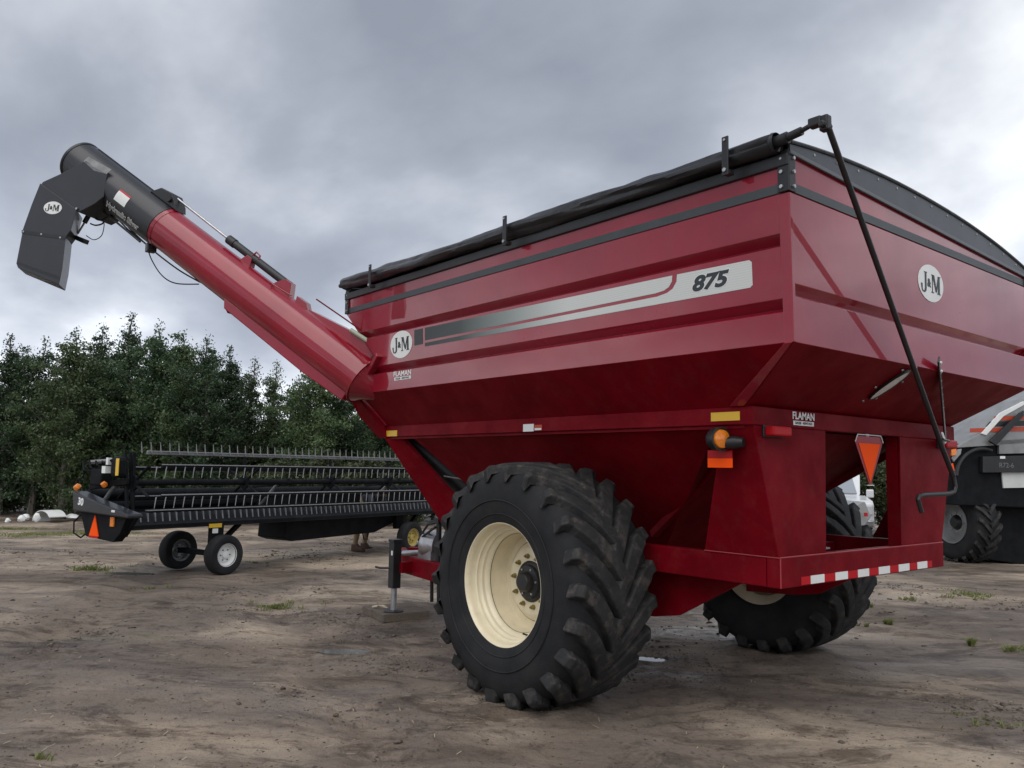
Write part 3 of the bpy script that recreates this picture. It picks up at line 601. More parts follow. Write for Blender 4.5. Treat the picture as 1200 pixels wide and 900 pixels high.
# hitch tongue, jack, gearbox
for sg in (1, -1):
    MB().bar((.9, sg*.93, .575), (3.55, sg*.50, .575), .10, .20).build('tongue_rail', REDL, cart, bevel=.008)
    MB().bar((3.5, sg*.50, .575), (4.35, sg*.06, .575), .10, .196).build('tongue_nose', REDL, cart, bevel=.008)
MB().box((3.45, 0, .575), (.1, .95, .18)).build('tongue_cross', REDL, cart, bevel=.006)
MB().prism([(4.3, -.1, .6), (4.3, .1, .6), (4.62, .06, .6), (4.62, -.06, .6)], (0, 0, -.05)).build('hitch_clevis', BLACKM, cart, bevel=.005)
jk = np.array([3.36, .765, 0]); bz0 = gz(3.3, .735)
jack = MB().box(jk+np.array([0, 0, .60]), (.105, .105, .52)).box(jk+np.array([0, 0, .865]), (.12, .12, .03)).build('hitch_jack', BLACKM, cart, bevel=.006)
MB().tube([jk+np.array([0, 0, .36]), jk+np.array([0, 0, .10])], .034, 14).build('jack_leg', STEEL, jack, smooth=True)
MB().lathe([(.11, 0), (.11, .012), (.05, .02), (0, .022)], jk+np.array([0, 0, bz0+.089]), (0, 0, 1), 20).build('jack_foot', BLACKM, jack)
MB().tube([jk+np.array([.03, .04, .56]), jk+np.array([.12, .12, .555]), jk+np.array([.2, .13, .56])], .012, 8).build('jack_handle', BLACKM, jack, smooth=True)
MB().box(jk+np.array([-.06, -.1, .57]), (.1, .14, .12)).build('jack_mount', REDL, jack, bevel=.004)
MB().box(jk+np.array([-.02, .0545, .73]), (.03, .004, .05)).build('sticker', WHITE, jack)
gb = dep(507, 638, 9.2)
gear = MB().lathe([(.03, -.16), (.08, -.13), (.145, -.1), (.15, .08), (.11, .12), (.05, .14), (.03, .2)], gb, (.9, .3, .05), 20).box(gb+np.array([0, 0, -.12]), (.26, .22, .12)).build('gearbox', STEEL, cart, smooth=True, label='bright metal gearbox on the tongue')
MB().tube([gb+np.array([.12, .05, -.10]), gb+np.array([.42, .12, -.13])], .032, 12).build('drive_shaft', STEEL, cart, smooth=True)
gp = dep(514, 640, 9.0)
MB().tube([gp+np.array([0, 0, -.22]), gp+np.array([0, 0, .30])], .03, 10).box(gp+np.array([0, 0, .28]), (.09, .09, .06)).build('hose_stand', BLACKM, cart, smooth=True)
for k, (du, dv) in enumerate(((0, 0), (4, 3), (-3, 6))):
    q = [dep(513+du, 612+dv, 9.0), dep(502+du, 614+dv*2, 9.1), dep(494+du, 626+dv, 9.2), dep(496+du, 645, 9.2)]
    MB().tube(q, .014, 8).build('hose', BLACKM, cart, smooth=True)
q = [dep(503, 612, 9.1), dep(515, 610, 9.0), dep(524, 618, 8.9), dep(520, 632, 8.8)]
MB().tube(q, .014, 8).build('hose', BLACKM, cart, smooth=True)
MB().tube([dep(506, 678, 8.9), dep(506, 705, 8.9)], .02, 8).build('safety_chain', BLACKM, cart); MB().tube([dep(515, 678, 8.7), dep(515, 708, 8.7)], .03, 8).build('safety_chain', BLACKM, cart)
# front strut from the rail down to the tongue, and the dark drive tube behind it
st = [dep(450, 513, 8.32), dep(469, 512, 8.2), dep(565, 620, 8.1), dep(535, 640, 8.25)]
MB().prism(st, (-.02, -.05, 0)).build('front_strut', REDL, cart, bevel=.006)
st2 = [np.array([p[0], -p[1], p[2]]) for p in st]; MB().prism(st2, (-.02, .05, 0)).build('front_strut', REDL, cart, bevel=.006)
MB().tube([dep(478, 512, 8.5), dep(572, 590, 8.3)], .13, 16).build('drive_tube', BLACKM, cart, smooth=True)
MB().tube([dep(520, 558, 8.2), dep(540, 561, 8.1), dep(556, 572, 8.0), dep(566, 588, 7.9)], .008, 6).build('wire', STEEL, cart, smooth=True)

# ------------------------------------------------------------------ auger
A0 = dep(390, 418, 8.3); B0 = dep(195, 268, 9.0); ad = (B0-A0); ad /= np.linalg.norm(ad)
an = np.cross(ad, [0, 0, 1]); an /= np.linalg.norm(an); an = an if an@(C-A0) > 0 else -an   # towards the camera
au = np.cross(an, ad); au = au if au[2] > 0 else -au                                        # upper side of the tube
AP = lambda s, u=0, n=0: A0+ad*s+au*u+an*n
RA = .235
augl = MB().lathe([(RA, -.43), (RA, 2.55)], A0, ad, 48).build('auger_tube', RED, cart, smooth=True, label='red auger tube rising from the front corner')
MB().lathe([(RA+.004, 2.50), (RA+.008, 2.545), (RA+.001, 2.55)], A0, ad, 48).build('tube_flange', RED, augl, smooth=True)
# keel under the lower tube
keel = [AP(1.35, -RA+.06, 0), AP(1.28, -RA-.035, 0), AP(.1, -RA-.055, 0), AP(-.42, -RA-.03, 0), AP(-.42, -RA+.08, 0)]
MB().prism([p-an*.15 for p in keel], an*.30).build('auger_keel', RED, cart, bevel=.01)
MB().prism([AP(1.34, -RA+.0, -.06), AP(1.27, -RA-.0, -.06), AP(1.27, -RA-.07, -.06), AP(1.34, -RA-.04, -.06)], an*.12).build('keel_tab', REDL, cart)
fA = at(445, 416, 1, 1.745); fB = at(418, 467, 1, 1.725)
MB().bar(fA, fB, .045, .075, upv=(0, 1, 0)).build('seat_bar', RED, cart, bevel=.006)
# seat flange and gusset at the tank corner
MB().lathe([(.02, -.70), (.10, -.64), (RA*.68, -.54), (RA+.0, -.452), (RA+.02, -.45), (RA+.02, -.43), (RA+.001, -.428)], A0, ad, 48).build('seat_flange', RED, cart, smooth=True)
MB().prism([AP(-.37, RA+.07, .02), AP(-.37, RA-.02, .02), AP(.55, RA-.02, .02), AP(.50, RA+.01, .02), AP(-.1, RA+.105, .02)], an*-.2).build('auger_gusset', RED, cart, bevel=.005)
MB().tube([AP(-.33, RA+.16, 0), AP(.1, RA+.15, 0), AP(.52, RA+.135, 0)], .008, 6).build('latch_rod', REDL, cart)
MB().tube([AP(-.34, RA+.12, .04), AP(-.02, RA+.10, .04)], .022, 8).build('latch_sleeve', mat('green_white_hose', (.35, .40, .30), .5), cart, smooth=True)
MB().prism([AP(.50, RA-.01, -.05), AP(.68, RA-.01, -.05), AP(.70, RA+.05, -.05), AP(.57, RA+.05, -.05)], an*.1).build('stop_block', RED, cart, bevel=.004)
# cylinder on the top
cy = RA+.075
cyl = MB().tube([AP(.86, cy+.005), AP(1.78, cy+.012)], .043, 16).build('fold_cylinder', BLACKM, cart, smooth=True)
MB().tube([AP(1.75, cy+.012), AP(2.64, cy+.03)], .014, 10).build('cylinder_rod', STEEL, cyl, smooth=True)
MB().lathe([(.05, 1.70), (.05, 1.80), (.03, 1.81)], A0+au*(cy+.011), ad, 16).build('cylinder_cap', BLACKM, cyl, smooth=True)
MB().prism([AP(.76, RA-.02, -.05), AP(1.02, RA-.02, -.05), AP(1.0, RA+.03, -.05), AP(.92, RA+.12, -.05), AP(.84, RA+.12, -.05)], an*.1).build('cylinder_bracket', RED, cart, bevel=.004)
MB().prism([AP(1.36, RA-.02, -.045), AP(1.52, RA-.02, -.045), AP(1.47, RA+.08, -.045), AP(1.40, RA+.08, -.045)], an*.09).build('cylinder_bracket', RED, cart, bevel=.004)
MB().tube([AP(1.42, RA+.10, .03), AP(1.40, RA+.16, .03), AP(1.34, RA+.15, .03), AP(1.33, RA+.11, .03)], .01, 6).build('cylinder_fitting', RED, cart, smooth=True)
MB().tube([AP(.74, RA+.02, .07), AP(.98, RA+.0, .11), AP(.96, RA-.02, .13)], .008, 6).build('hose', RED, cart)
# black upper auger section
TIP = 4.02
upt = MB().lathe([(RA+.012, 2.55), (RA+.012, TIP), (RA-.005, TIP+.012), (0, TIP+.014)], A0, ad, 56).build('upper_auger_tube', BLACKP, cart, smooth=True, label='black upper auger tube with white lettering')
MB().lathe([(RA+.016, TIP-.02), (RA+.022, TIP-.01), (RA+.022, TIP+.008), (RA+.004, TIP+.016)], A0, ad, 56).build('tube_rim', BLACKP, upt, smooth=True)
MB().prism([AP(2.50, RA, -.09), AP(2.92, RA, -.09), AP(2.82, RA+.11, -.09), AP(2.66, RA+.13, -.09), AP(2.55, RA+.06, -.09)], an*.18).build('hinge_bracket', BLACKM, cart, bevel=.008)
MB().tube([AP(2.64, RA+.06, -.12), AP(2.64, RA+.06, .12)], .03, 12).build('hinge_pin', BLACKM, cart, smooth=True)
MB().bar(AP(2.80, RA+.014), AP(3.92, RA+.014), .02, .012, upv=an).build('tube_seam', BLACKM, upt)
MB().box(AP(2.58, -RA-.04, 0), (.1, .1, .1)).build('latch', BLACKM, cart, bevel=.01)
# warning sticker and lettering wrap round the tube: place on its camera-facing side
def around(phi, s, lift=.004):          # phi: angle from the camera-facing line, up positive
    r = RA+.012+lift; nrm = an*math.cos(phi)+au*math.sin(phi); tan = -an*math.sin(phi)+au*math.cos(phi); return A0+ad*s+nrm*r, nrm, tan
o1, n1_, t1_ = around(.05, 3.03)
for k, (m_, a0_, a1_) in enumerate(((WHITE, -.26, .2), (REDINK, .2, .28))):
    g = [[around(p, s, .003)[0] for s in (2.95+.0, 3.13)] for p in np.linspace(a0_+.05, a1_+.05, 6)]
    MB().slab(g, -n1_*.001).build('warning_sticker', m_, upt)
phi0 = -.62; o2, n2_, t2_ = around(phi0, 2.955, .006)
text('lettering', 'Hydraulic Silver', .105, o2, -ad, t2_, WHITE, upt, shear=.25, offset=.004, xscale=.80)
text('lettering', 'Hydraulic Silver', .105, o2+n2_*.0012, -ad, t2_, INK, upt, shear=.25, offset=-.0015, xscale=.80)
# spout: chute and rubber flap, outline in the auger's own plane
W2 = .25
def sp_(u, v, off=0): return onplane(u, v, AP(3.9)+an*off, an)
def spn(u, v): return sp_(u, v, W2)
sd_dir = ray(62, 262); sd_dir = sd_dir*np.array([1, 1, 0]); sd_dir /= np.linalg.norm(sd_dir); sd_dir = sd_dir*.72-an*.28; sd_dir /= np.linalg.norm(sd_dir)
chute = [(47, 217), (50, 213), (72, 203), (100, 188), (125, 204), (121, 231), (111, 239), (92, 249)]
box1 = MB().prism([spn(u, v) for u, v in chute], -an*2*W2).build('spout_chute', BLACKP, cart, bevel=.008)
flap = [(48, 215), (38, 240), (28, 268), (20, 309), (22, 314), (70, 334), (74, 315), (77, 288), (78, 278), (84, 270), (91, 246)]
box2 = MB().prism([spn(u, v)+an*.012 for u, v in flap], sd_dir*.34).build('spout_flap', BLACKP, cart, bevel=.006, label='black hanging spout with oval badge')
for u, v in ((29, 272), (50, 275), (72, 279), (91, 245)): MB().lathe([(0, .012), (.012, .01), (.013, 0)], spn(u, v)+an*.012, an, 8).build('bolt', STEEL, box2)
MB().prism([spn(u, v)+an*.0125 for u, v in ((27, 270), (79, 277), (78, 281), (27, 274))], an*.006).build('flap_band', BLACKM, box2)
MB().prism([spn(u, v)+an*.0125 for u, v in ((22, 307), (72, 325), (71, 328), (22, 310))], an*.005).build('flap_band', BLACKM, box2)
MB().prism([spn(u, v)+an*.001 for u, v in ((98, 189), (125, 204), (110, 200))], -an*.02+au*.07).build('chute_cover', HGREY, box1)
lc = spn(63, 244)+an*.013; lx = spn(76, 245)-spn(50, 243.5); jm_logo(box2, lc, lx, np.cross(an, lx), .125, .072)
arm = [(80, 272), (102, 281), (100, 286), (80, 277)]
MB().prism([sp_(u, v)-an*.04 for u, v in arm], an*.08).build('flap_arm', BLACKM, cart, bevel=.004)
sc_ = MB().tube([sp_(112, 238), sp_(99, 261)], .028, 12).build('spout_cylinder', BLACKM, cart, smooth=True)
MB().tube([sp_(99, 261), sp_(91, 274)], .011, 8).build('cylinder_rod', STEEL, sc_, smooth=True)
def hose(px, r=.009, off=0): 
    P3 = [sp_(u, v, off) for u, v in px]; q = []
    for i in range(len(P3)-1):
        p0 = P3[max(i-1, 0)]; p1 = P3[i]; p2 = P3[i+1]; p3 = P3[min(i+2, len(P3)-1)]
        for t in np.linspace(0, 1, 6, endpoint=False): q.append(.5*(2*p1+(p2-p0)*t+(2*p0-5*p1+4*p2-p3)*t*t+(3*p1-p0-3*p2+p3)*t**3))
    q.append(P3[-1]); MB().tube(q, r, 6).build('hose', BLACKM, cart, smooth=True)
hose([(112, 247), (111, 255), (118, 258), (126, 254), (134, 253), (150, 269), (170, 285)]); hose([(106, 262), (112, 264), (120, 262), (126, 255), (140, 256), (156, 272), (172, 287), (190, 302), (212, 318), (235, 331)])
hose([(101, 276), (110, 281), (119, 276), (122, 264), (121, 258)], .005); hose([(172, 288), (178, 305), (190, 323), (206, 332), (233, 333)], .007)
MB().tube([AP(2.7, -RA-.05, .05), AP(3.7, -RA-.03, .05)], .012, 8).build('hose', BLACKM, cart, smooth=True)

# ------------------------------------------------------------------ big wheels
def big_wheel(sg):
    wz = .862; wy = 1.575; wh = bpy.data.objects.new('wheel', None); COL.objects.link(wh); wh.parent = cart; wh.location = (0, sg*wy, wz); wh.empty_display_size = .2
    ax = (0, sg, 0)
    prof = [(.425, .325), (.44, .352), (.475, .365), (.56, .388), (.66, .392), (.735, .378), (.79, .350), (.822, .30), (.834, .2), (.838, 0)]
    prof = prof+[(r, -h) for r, h in prof[-2::-1]]
    ty = MB().lathe(prof, (0, 0, 0), ax, 96)
    ty.build('tyre', RUB, wh, smooth=True)
    ring = MB()
    for rr in (.50, .60): ring.lathe([(rr, .3725+(rr-.5)*.2), (rr+.006, .3795+(rr-.5)*.2), (rr+.012, .3745+(rr-.5)*.2)], (0, 0, 0), ax, 72)
    ring.build('sidewall_ring', RUB, wh, smooth=True)
    # lugs
    nl = 22; lg = MB(); rb = lambda y: .838-.018*(abs(y)/.3)**3
    for k in range(nl):
        for half in (1, -1):
            th0 = 2*math.pi*(k+(0 if half > 0 else .5))/nl
            st = []
            for t in (0, .06, .16, .3, .45, .6, .75, .88, 1):
                y = half*(.372-.372*t*1.06); th = th0+.50*t**1.5
                if t == 0: rt_, rbm = .838, .745
                elif t < .1: rt_, rbm = .872, .80
                else: rt_, rbm = rb(y)+.052, rb(y)-.012
                hw = (.068 if t < .2 else .063)*(1-.18*t); st.append((y, th, rt_, rbm, hw, t))
            vs = []
            for y, th, r1, r0, hw, t in st:
                yo = y*(1.035 if t == 0 else 1)
                # rows across the lug, perpendicular to its run
                dirn = np.array([-.372*half, .5*.86]); dirn /= np.linalg.norm(dirn); pr = np.array([-dirn[1], dirn[0]])*half
                for sd_, wdt, r in ((-1, hw*1.25, r0), (-1, hw*.86, r1), (1, hw*.86, r1), (1, hw*1.25, r0)):
                    yy = yo+pr[0]*sd_*wdt*(.35 if t < .2 else 1); tt = th+pr[1]*sd_*wdt/.86
                    vs.append((r*math.cos(tt), sg*yy, r*math.sin(tt)))
            n = len(st); fs = []
            for i in range(n-1):
                for j in range(3): a = i*4+j; fs.append((a, a+1, a+5, a+4))
            fs += [(0, 3, 2, 1), ((n-1)*4, (n-1)*4+1, (n-1)*4+2, (n-1)*4+3)]
            lg.add(vs, fs)
    o = lg.build('tread_lugs', LUGM, wh, bevel=.012, seg=3, smooth=False)
    me = o.data; import bmesh as _b
    bm = _b.new(); bm.from_mesh(me); _b.ops.recalc_face_normals(bm, faces=bm.faces); bm.to_mesh(me); bm.free()
    # rim: lip, stepped barrel, dish
    rim = MB().lathe([(.428, .318), (.447, .326), (.452, .343), (.447, .354), (.438, .352), (.428, .335), (.422, .315), (.424, .295), (.414, .272), (.402, .266), (.404, .250), (.398, .236), (.385, .228), (.384, .205), (.366, .188), (.360, .17), (.362, .155), (.360, .02), (.352, .0), (.350, -.02), (.346, -.24), (.40, -.30), (.43, -.32)], (0, 0, 0), ax, 96).build('rim', CREAM, wh, smooth=True)
    MB().lathe([(.355, .008), (.345, .010), (.30, .010), (.292, .016), (.25, .058), (.238, .062), (.11, .062)], (0, 0, 0), ax, 72).build('wheel_disc', CREAM, wh, smooth=True)
    MB().lathe([(.3605, .162), (.3575, .166), (.3605, .170)], (0, 0, 0), ax, 72).build('seam', BARK, wh)
    MB().lathe([(.300, .0095), (.297, .0135), (.293, .0155)], (0, 0, 0), ax, 72).build('seam', BARK, wh)
    hb = MB().lathe([(.150, .060), (.152, .068), (.146, .074), (.125, .078), (.118, .10), (.075, .105), (.068, .15), (.06, .158), (0, .16)], (0, 0, 0), ax, 40).build('hub', BLACKM, wh, smooth=True)
    for k in range(10):
        a = 2*math.pi*(k+.3)/10; c_ = np.array([.187*math.cos(a), sg*.062, .187*math.sin(a)])
        MB().lathe([(.021, 0), (.021, .006), (.0165, .007), (.0155, .026), (.009, .028), (.008, .04), (0, .041)], c_, ax, 6).build('lug_nut', BRASSY, wh)
    for k in range(6):
        a = 2*math.pi*k/6; c_ = np.array([.10*math.cos(a), sg*.10, .10*math.sin(a)]); MB().lathe([(.009, 0), (.008, .01), (0, .011)], c_, ax, 6).build('hub_bolt', STEEL, hb)
    MB().tube([(-.13, sg*.22, -.36), (-.125, sg*.26, -.345)], .007, 6).build('valve', BLACKM, wh)
    wh.rotation_euler = (0, .07 if sg > 0 else .4, 0)
    return wh
for sg in (1, -1):
    wq = big_wheel(sg)
    wq['label'] = 'big lugged tyre on a cream rim in the foreground' if sg > 0 else 'far big lugged tyre below the bumper'

# ------------------------------------------------------------------ wooden block under the jack, with its rope loop
bz = gz(3.3, .735)
wb = thing('wood_block', 'weathered wooden block under the foot of the hitch jack', 'wood block', (3.30, .735, bz))
wc = [at(u, v, 2, bz)-np.array([3.30, .735, bz]) for u, v in ((424, 719), (449, 730), (503, 725))]; wc.append(wc[0]+wc[2]-wc[1])
ea = wc[2]-wc[1]; eb = wc[0]-wc[1]
for k in range(2):
    q0 = wc[1]+eb*(.5*k); MB().prism([q0, q0+ea, q0+ea+eb*.488, q0+eb*.488], (0, 0, .088)).build('plank', WOOD, wb, bevel=.005)
rc = wc[0]+ea*.12-eb*.25+np.array([0, 0, .094])
MB().tube([rc, rc+ea*.02-eb*.2+np.array([0, 0, .03]), rc+ea*.2-eb*.22+np.array([0, 0, .01]), rc+ea*.22+np.array([0, 0, .004]), rc+ea*.1+eb*.06, rc+ea*.02], .012, 8).build('rope_handle', ROPE, wb, smooth=True)

# ------------------------------------------------------------------ combine header on its transport wheels (x along the header, y towards its front, z up)
HO = np.array([7.70, 2.50]); he = np.array([.294, -.956]); he /= np.linalg.norm(he)
hd = thing('combine_header', 'long black combine header with tined reel parked before the trees', 'combine header', (HO[0], HO[1], 0), math.atan2(he[1], he[0]))
# local y = rotate e by +90deg = (-ey, ex); the front (towards the camera) is local -y
HL = 9.0
MB().slab([[(0, -.02, .74), (HL, -.02, .74)], [(0, -.05, .80), (HL, -.05, .80)], [(0, .06, .985), (HL, .06, .985)]], (0, .02, -.01)).build('cutter_lip', HDK2, hd)
MB().prism([(0, -.05, .74), (0, .9, .70), (0, .95, .78), (0, .0, .80)], (HL, 0, 0)).build('deck', HDRK, hd)
MB().slab([[(0, .95, .72), (HL, .95, .72)], [(0, 1.02, 1.18), (HL, 1.02, 1.18)]], (0, .02, 0)).build('back_sheet', HDRK, hd)
MB().tube([(0, 1.05, 1.2), (HL, 1.05, 1.2)], .085, 12).build('back_tube', HDRK, hd, smooth=True)
MB().tube([(.05, .5, 1.06), (2.6, .5, 1.06)], .06, 10).build('draper_roller', HDRK, hd, smooth=True)
gd = MB()
for i in range(int(HL/.115)):
    x = .06+i*.115; gd.add([(x-.012, -.03, .97), (x+.012, -.03, .97), (x+.010, -.055, .845), (x-.010, -.055, .845), (x, .02, .97)], [(0, 1, 2, 3), (0, 4, 1), (0, 3, 4), (1, 4, 2), (3, 2, 4)])
gd.build('sickle_guards', HGREY, hd, kind='stuff')
RC = (.10, 1.40); RR_ = .43; rr0 = random.Random(2)
for k in range(6):
    a = math.pi/2+k*math.pi/3+.06; y = RC[0]-RR_*math.cos(a); z = RC[1]+RR_*math.sin(a)
    bt = MB().box((HL/2+.14, y, z), (HL-.35, .05, .045)).build('reel_bat', HDRK if k else HGREY, hd, bevel=.006); MB().box((HL/2+.14, y-.012, z+.0295), (HL-.36, .05, .014)).build('bat_highlight', BATHL, bt)
    if k in (1, 2, 3): continue
    tn = MB(); upt_ = 1 if k in (0,) else -1; tw = .0085 if k == 0 else .0055
    for i in range(int((HL-.4)/.152)):
        x = .22+i*.152; L = .16
        tn.add([(x-tw, y-.034, z), (x+tw, y-.034, z), (x+tw, y-.02, z), (x-tw, y-.02, z), (x-.034-tw*.6, y-.05, z+L*upt_), (x-.034+tw*.6, y-.05, z+L*upt_), (x-.034, y-.04, z+L*upt_)], [(0, 1, 5, 4), (1, 2, 6, 5), (2, 3, 6), (3, 0, 4, 6), (4, 5, 6)])
    tn.build('reel_tines', TINE, bt, kind='stuff')
MB().tube([(.1, RC[0], RC[1]), (HL-.1, RC[0], RC[1])], .045, 12).build('reel_shaft', HDRK, hd, smooth=True)
for x in (.12, 2.05, 3.95, 5.5, 7.2, HL-.12):
    sp2 = MB()
    for k in range(6):
        a = math.pi/2+k*math.pi/3+.06; sp2.bar((x, RC[0], RC[1]), (x, RC[0]-RR_*math.cos(a), RC[1]+RR_*math.sin(a)), .02, .045, upv=(1, 0, 0))
    sp2.lathe([(.11, -.02), (.11, .02)], (x, RC[0], RC[1]), (1, 0, 0), 14, caps=True).build('reel_spider', HDRK, hd)
for x in (.0, 2.95, 5.8, HL-.02):
    MB().bar((x, .98, 1.32), (x, .05, 1.42), .06, .09).build('reel_arm', HDRK, hd, bevel=.01)
    MB().tube([(x, .75, 1.0), (x, .35, 1.36)], .03, 8).build('reel_lift', HGREY, hd, smooth=True)
# left end: divider shield, drive guards, lamps
sh = MB().prism([(-.03, 1.02, 1.26), (-.03, .98, .98), (-.03, -.42, .93), (-.03, -.42, .985), (-.03, .55, 1.16)], (-.22, 0, 0)).build('end_shield', BLACKP, hd, bevel=.02)
MB().prism([(-.02, .95, .98), (-.02, .75, .62), (-.02, .05, .58), (-.02, -.1, .70), (-.02, -.25, .95)], (-.14, 0, 0)).build('end_panel', HDRK, hd, bevel=.01)
MB().bar((-.10, -.40, .95), (-.02, -.02, .66), .04, .03).build('divider_rod', HDRK, hd)
text('shield_number', '30', .14, (-.252, .78, 1.11), (0, -1, -.1), (0, -.1, 1), WHITE, hd, offset=.006)
MB().prism([(-.245, -.02, 1.0), (-.245, -.10, 1.0), (-.245, -.10, 1.03), (-.245, -.02, 1.03)], (-.012, 0, 0)).build('sticker', WHITE, hd)
MB().prism([(-.165, .52, .93), (-.165, .64, .64), (-.165, .40, .64)], (-.012, 0, 0)).build('warning_triangle', ORANGE, hd, label='orange triangle on the end panel')
MB().prism([(-.166, .64, .64), (-.166, .40, .64), (-.166, .41, .61), (-.166, .63, .61)], (-.012, 0, 0)).build('triangle_edge', REDLENS, hd)
MB().box((-.17, .08, .86), (.03, .09, .14)).build('side_reflector', AMBER, hd, bevel=.01)
MB().lathe([(0, .05), (.04, .045), (.055, .01), (.05, -.02)], (-.20, .98, 1.31), (-.6, .2, .6), 14).build('amber_lamp', AMBER, hd, smooth=True)
MB().lathe([(0, .05), (.035, .045), (.045, .01), (.04, -.02)], (-.12, .42, 1.36), (-.6, 0, .6), 14).build('amber_lamp', AMBER, hd, smooth=True)
MB().box((-.08, .16, 1.62), (.16, .22, .30)).build('drive_guard', HDRK, hd, bevel=.06)
MB().box((-.165, .06, 1.62), (.012, .07, .24)).build('yellow_sticker', YELLOW, hd, bevel=.004)
MB().box((-.15, .34, 1.58), (.1, .09, .10)).build('sticker', WHITE, hd); MB().box((-.15, .30, 1.70), (.06, .05, .10)).build('sticker', WHITE, hd)
MB().box((-.06, .62, 1.47), (.18, .3, .24)).build('valve_box', HDRK, hd, bevel=.02)
MB().tube([(-.05, .95, 1.68), (-.05, .2, 1.72)], .03, 8).build('guard_rail', HGREY, hd, smooth=True)
for k in range(5):
    y0 = .15+.17*k; MB().tube([(-.08, y0, 1.55), (-.16, y0+.08, 1.72-.04*k), (-.12, y0+.2, 1.70), (-.06, y0+.26, 1.5)], .014, 6).build('hose', HDRK, hd, smooth=True)
MB().tube([(-.08, 1.0, .95), (-.12, 1.16, .80), (-.1, 1.18, .64), (-.08, 1.02, .58), (-.05, .9, .66)], .012, 6).build('hose', HDRK, hd, smooth=True)
MB().tube([(-.05, 1.0, 1.6), (-.08, 1.16, 1.4), (-.1, 1.08, 1.25)], .01, 6).build('hose', HDRK, hd, smooth=True)
for x in (.02, .1): MB().bar((x, .2, 1.83), (x, .05, 1.0), .03, .05).build('end_frame', HDRK, hd)
# float module below the middle
MB().prism([(3.1, .25, .86), (3.1, .3, .42), (3.3, .3, .36), (5.4, .3, .40), (6.1, .3, .62), (6.1, .25, .86)], (0, .7, 0)).build('float_module', HDRK, hd, bevel=.02)
MB().tube([(5.0, .26, .42), (5.02, .24, .30), (5.12, .24, .29), (5.14, .26, .42)], .012, 6).build('hose', HDRK, hd, smooth=True)
def small_wheel(x, y, rimm, label=None, rad=.305):
    wh = bpy.data.objects.new('wheel', None); COL.objects.link(wh); wh.parent = hd; wh.location = (x, y, rad-.008); wh.empty_display_size = .1
    ax = (0, -1, 0)
    MB().lathe([(.17, .085), (.185, .10), (.24, .112), (.285, .098), (rad-.003, .07), (rad, .03), (rad-.002, .015), (rad-.008, .012), (rad-.002, .008), (rad, 0), (rad, -.03), (rad-.003, -.07), (.285, -.098), (.24, -.112), (.185, -.10), (.17, -.085)], (0, 0, 0), ax, 40).build('tyre', RUB, wh, smooth=True)
    MB().lathe([(.168, .088), (.178, .092), (.176, .08), (.15, .07), (.145, .02), (.13, .015), (.10, .035), (.055, .03), (.05, .06), (0, .065)], (0, 0, 0), ax, 32).build('rim', rimm, wh, smooth=True)
    MB().lathe([(0, .055), (.14, .03), (.165, -.088), (.178, -.09)][::-1], (0, 0, 0), (0, 1, 0), 32).build('rim_back', HGREY, wh, smooth=True)
    for k in range(6):
        a = k*math.pi/3; MB().lathe([(.011, 0), (.009, .014), (0, .016)], (.085*math.cos(a), -.034, .085*math.sin(a)), ax, 6).build('lug_nut', BLACKM, wh)
    if label: wh['label'] = label
YELR = mat('yellow_rim', (.46, .36, .10), .55, dust=.5)
small_wheel(1.52, -.16, WHITE, 'small transport wheel with white rim'); small_wheel(1.50, .96, HGREY); small_wheel(6.0, -.08, YELR, 'small transport wheel with yellow rim')
for x in (1.5, 6.0):
    MB().bar((x, -.10, .30), (x, .95 if x < 3 else .1, .30), .09, .08, upv=(0, 0, 1)).build('transport_axle', HDRK, hd, bevel=.01)
    MB().box((x-.02, .0 if x < 3 else .22, .62), (.22, .1, .34)).build('axle_upright', HDRK, hd, bevel=.01)
    MB().bar((x+.1, .1, .42), (x+.65, .3, .72), .07, .06).build('axle_strut', HDRK, hd)
MB().box((1.42, -.06, .74), (.22, .02, .06)).build('yellow_sticker', YELLOW, hd); MB().box((1.42, -.06, .66), (.09, .02, .07)).build('sticker', WHITE, hd)

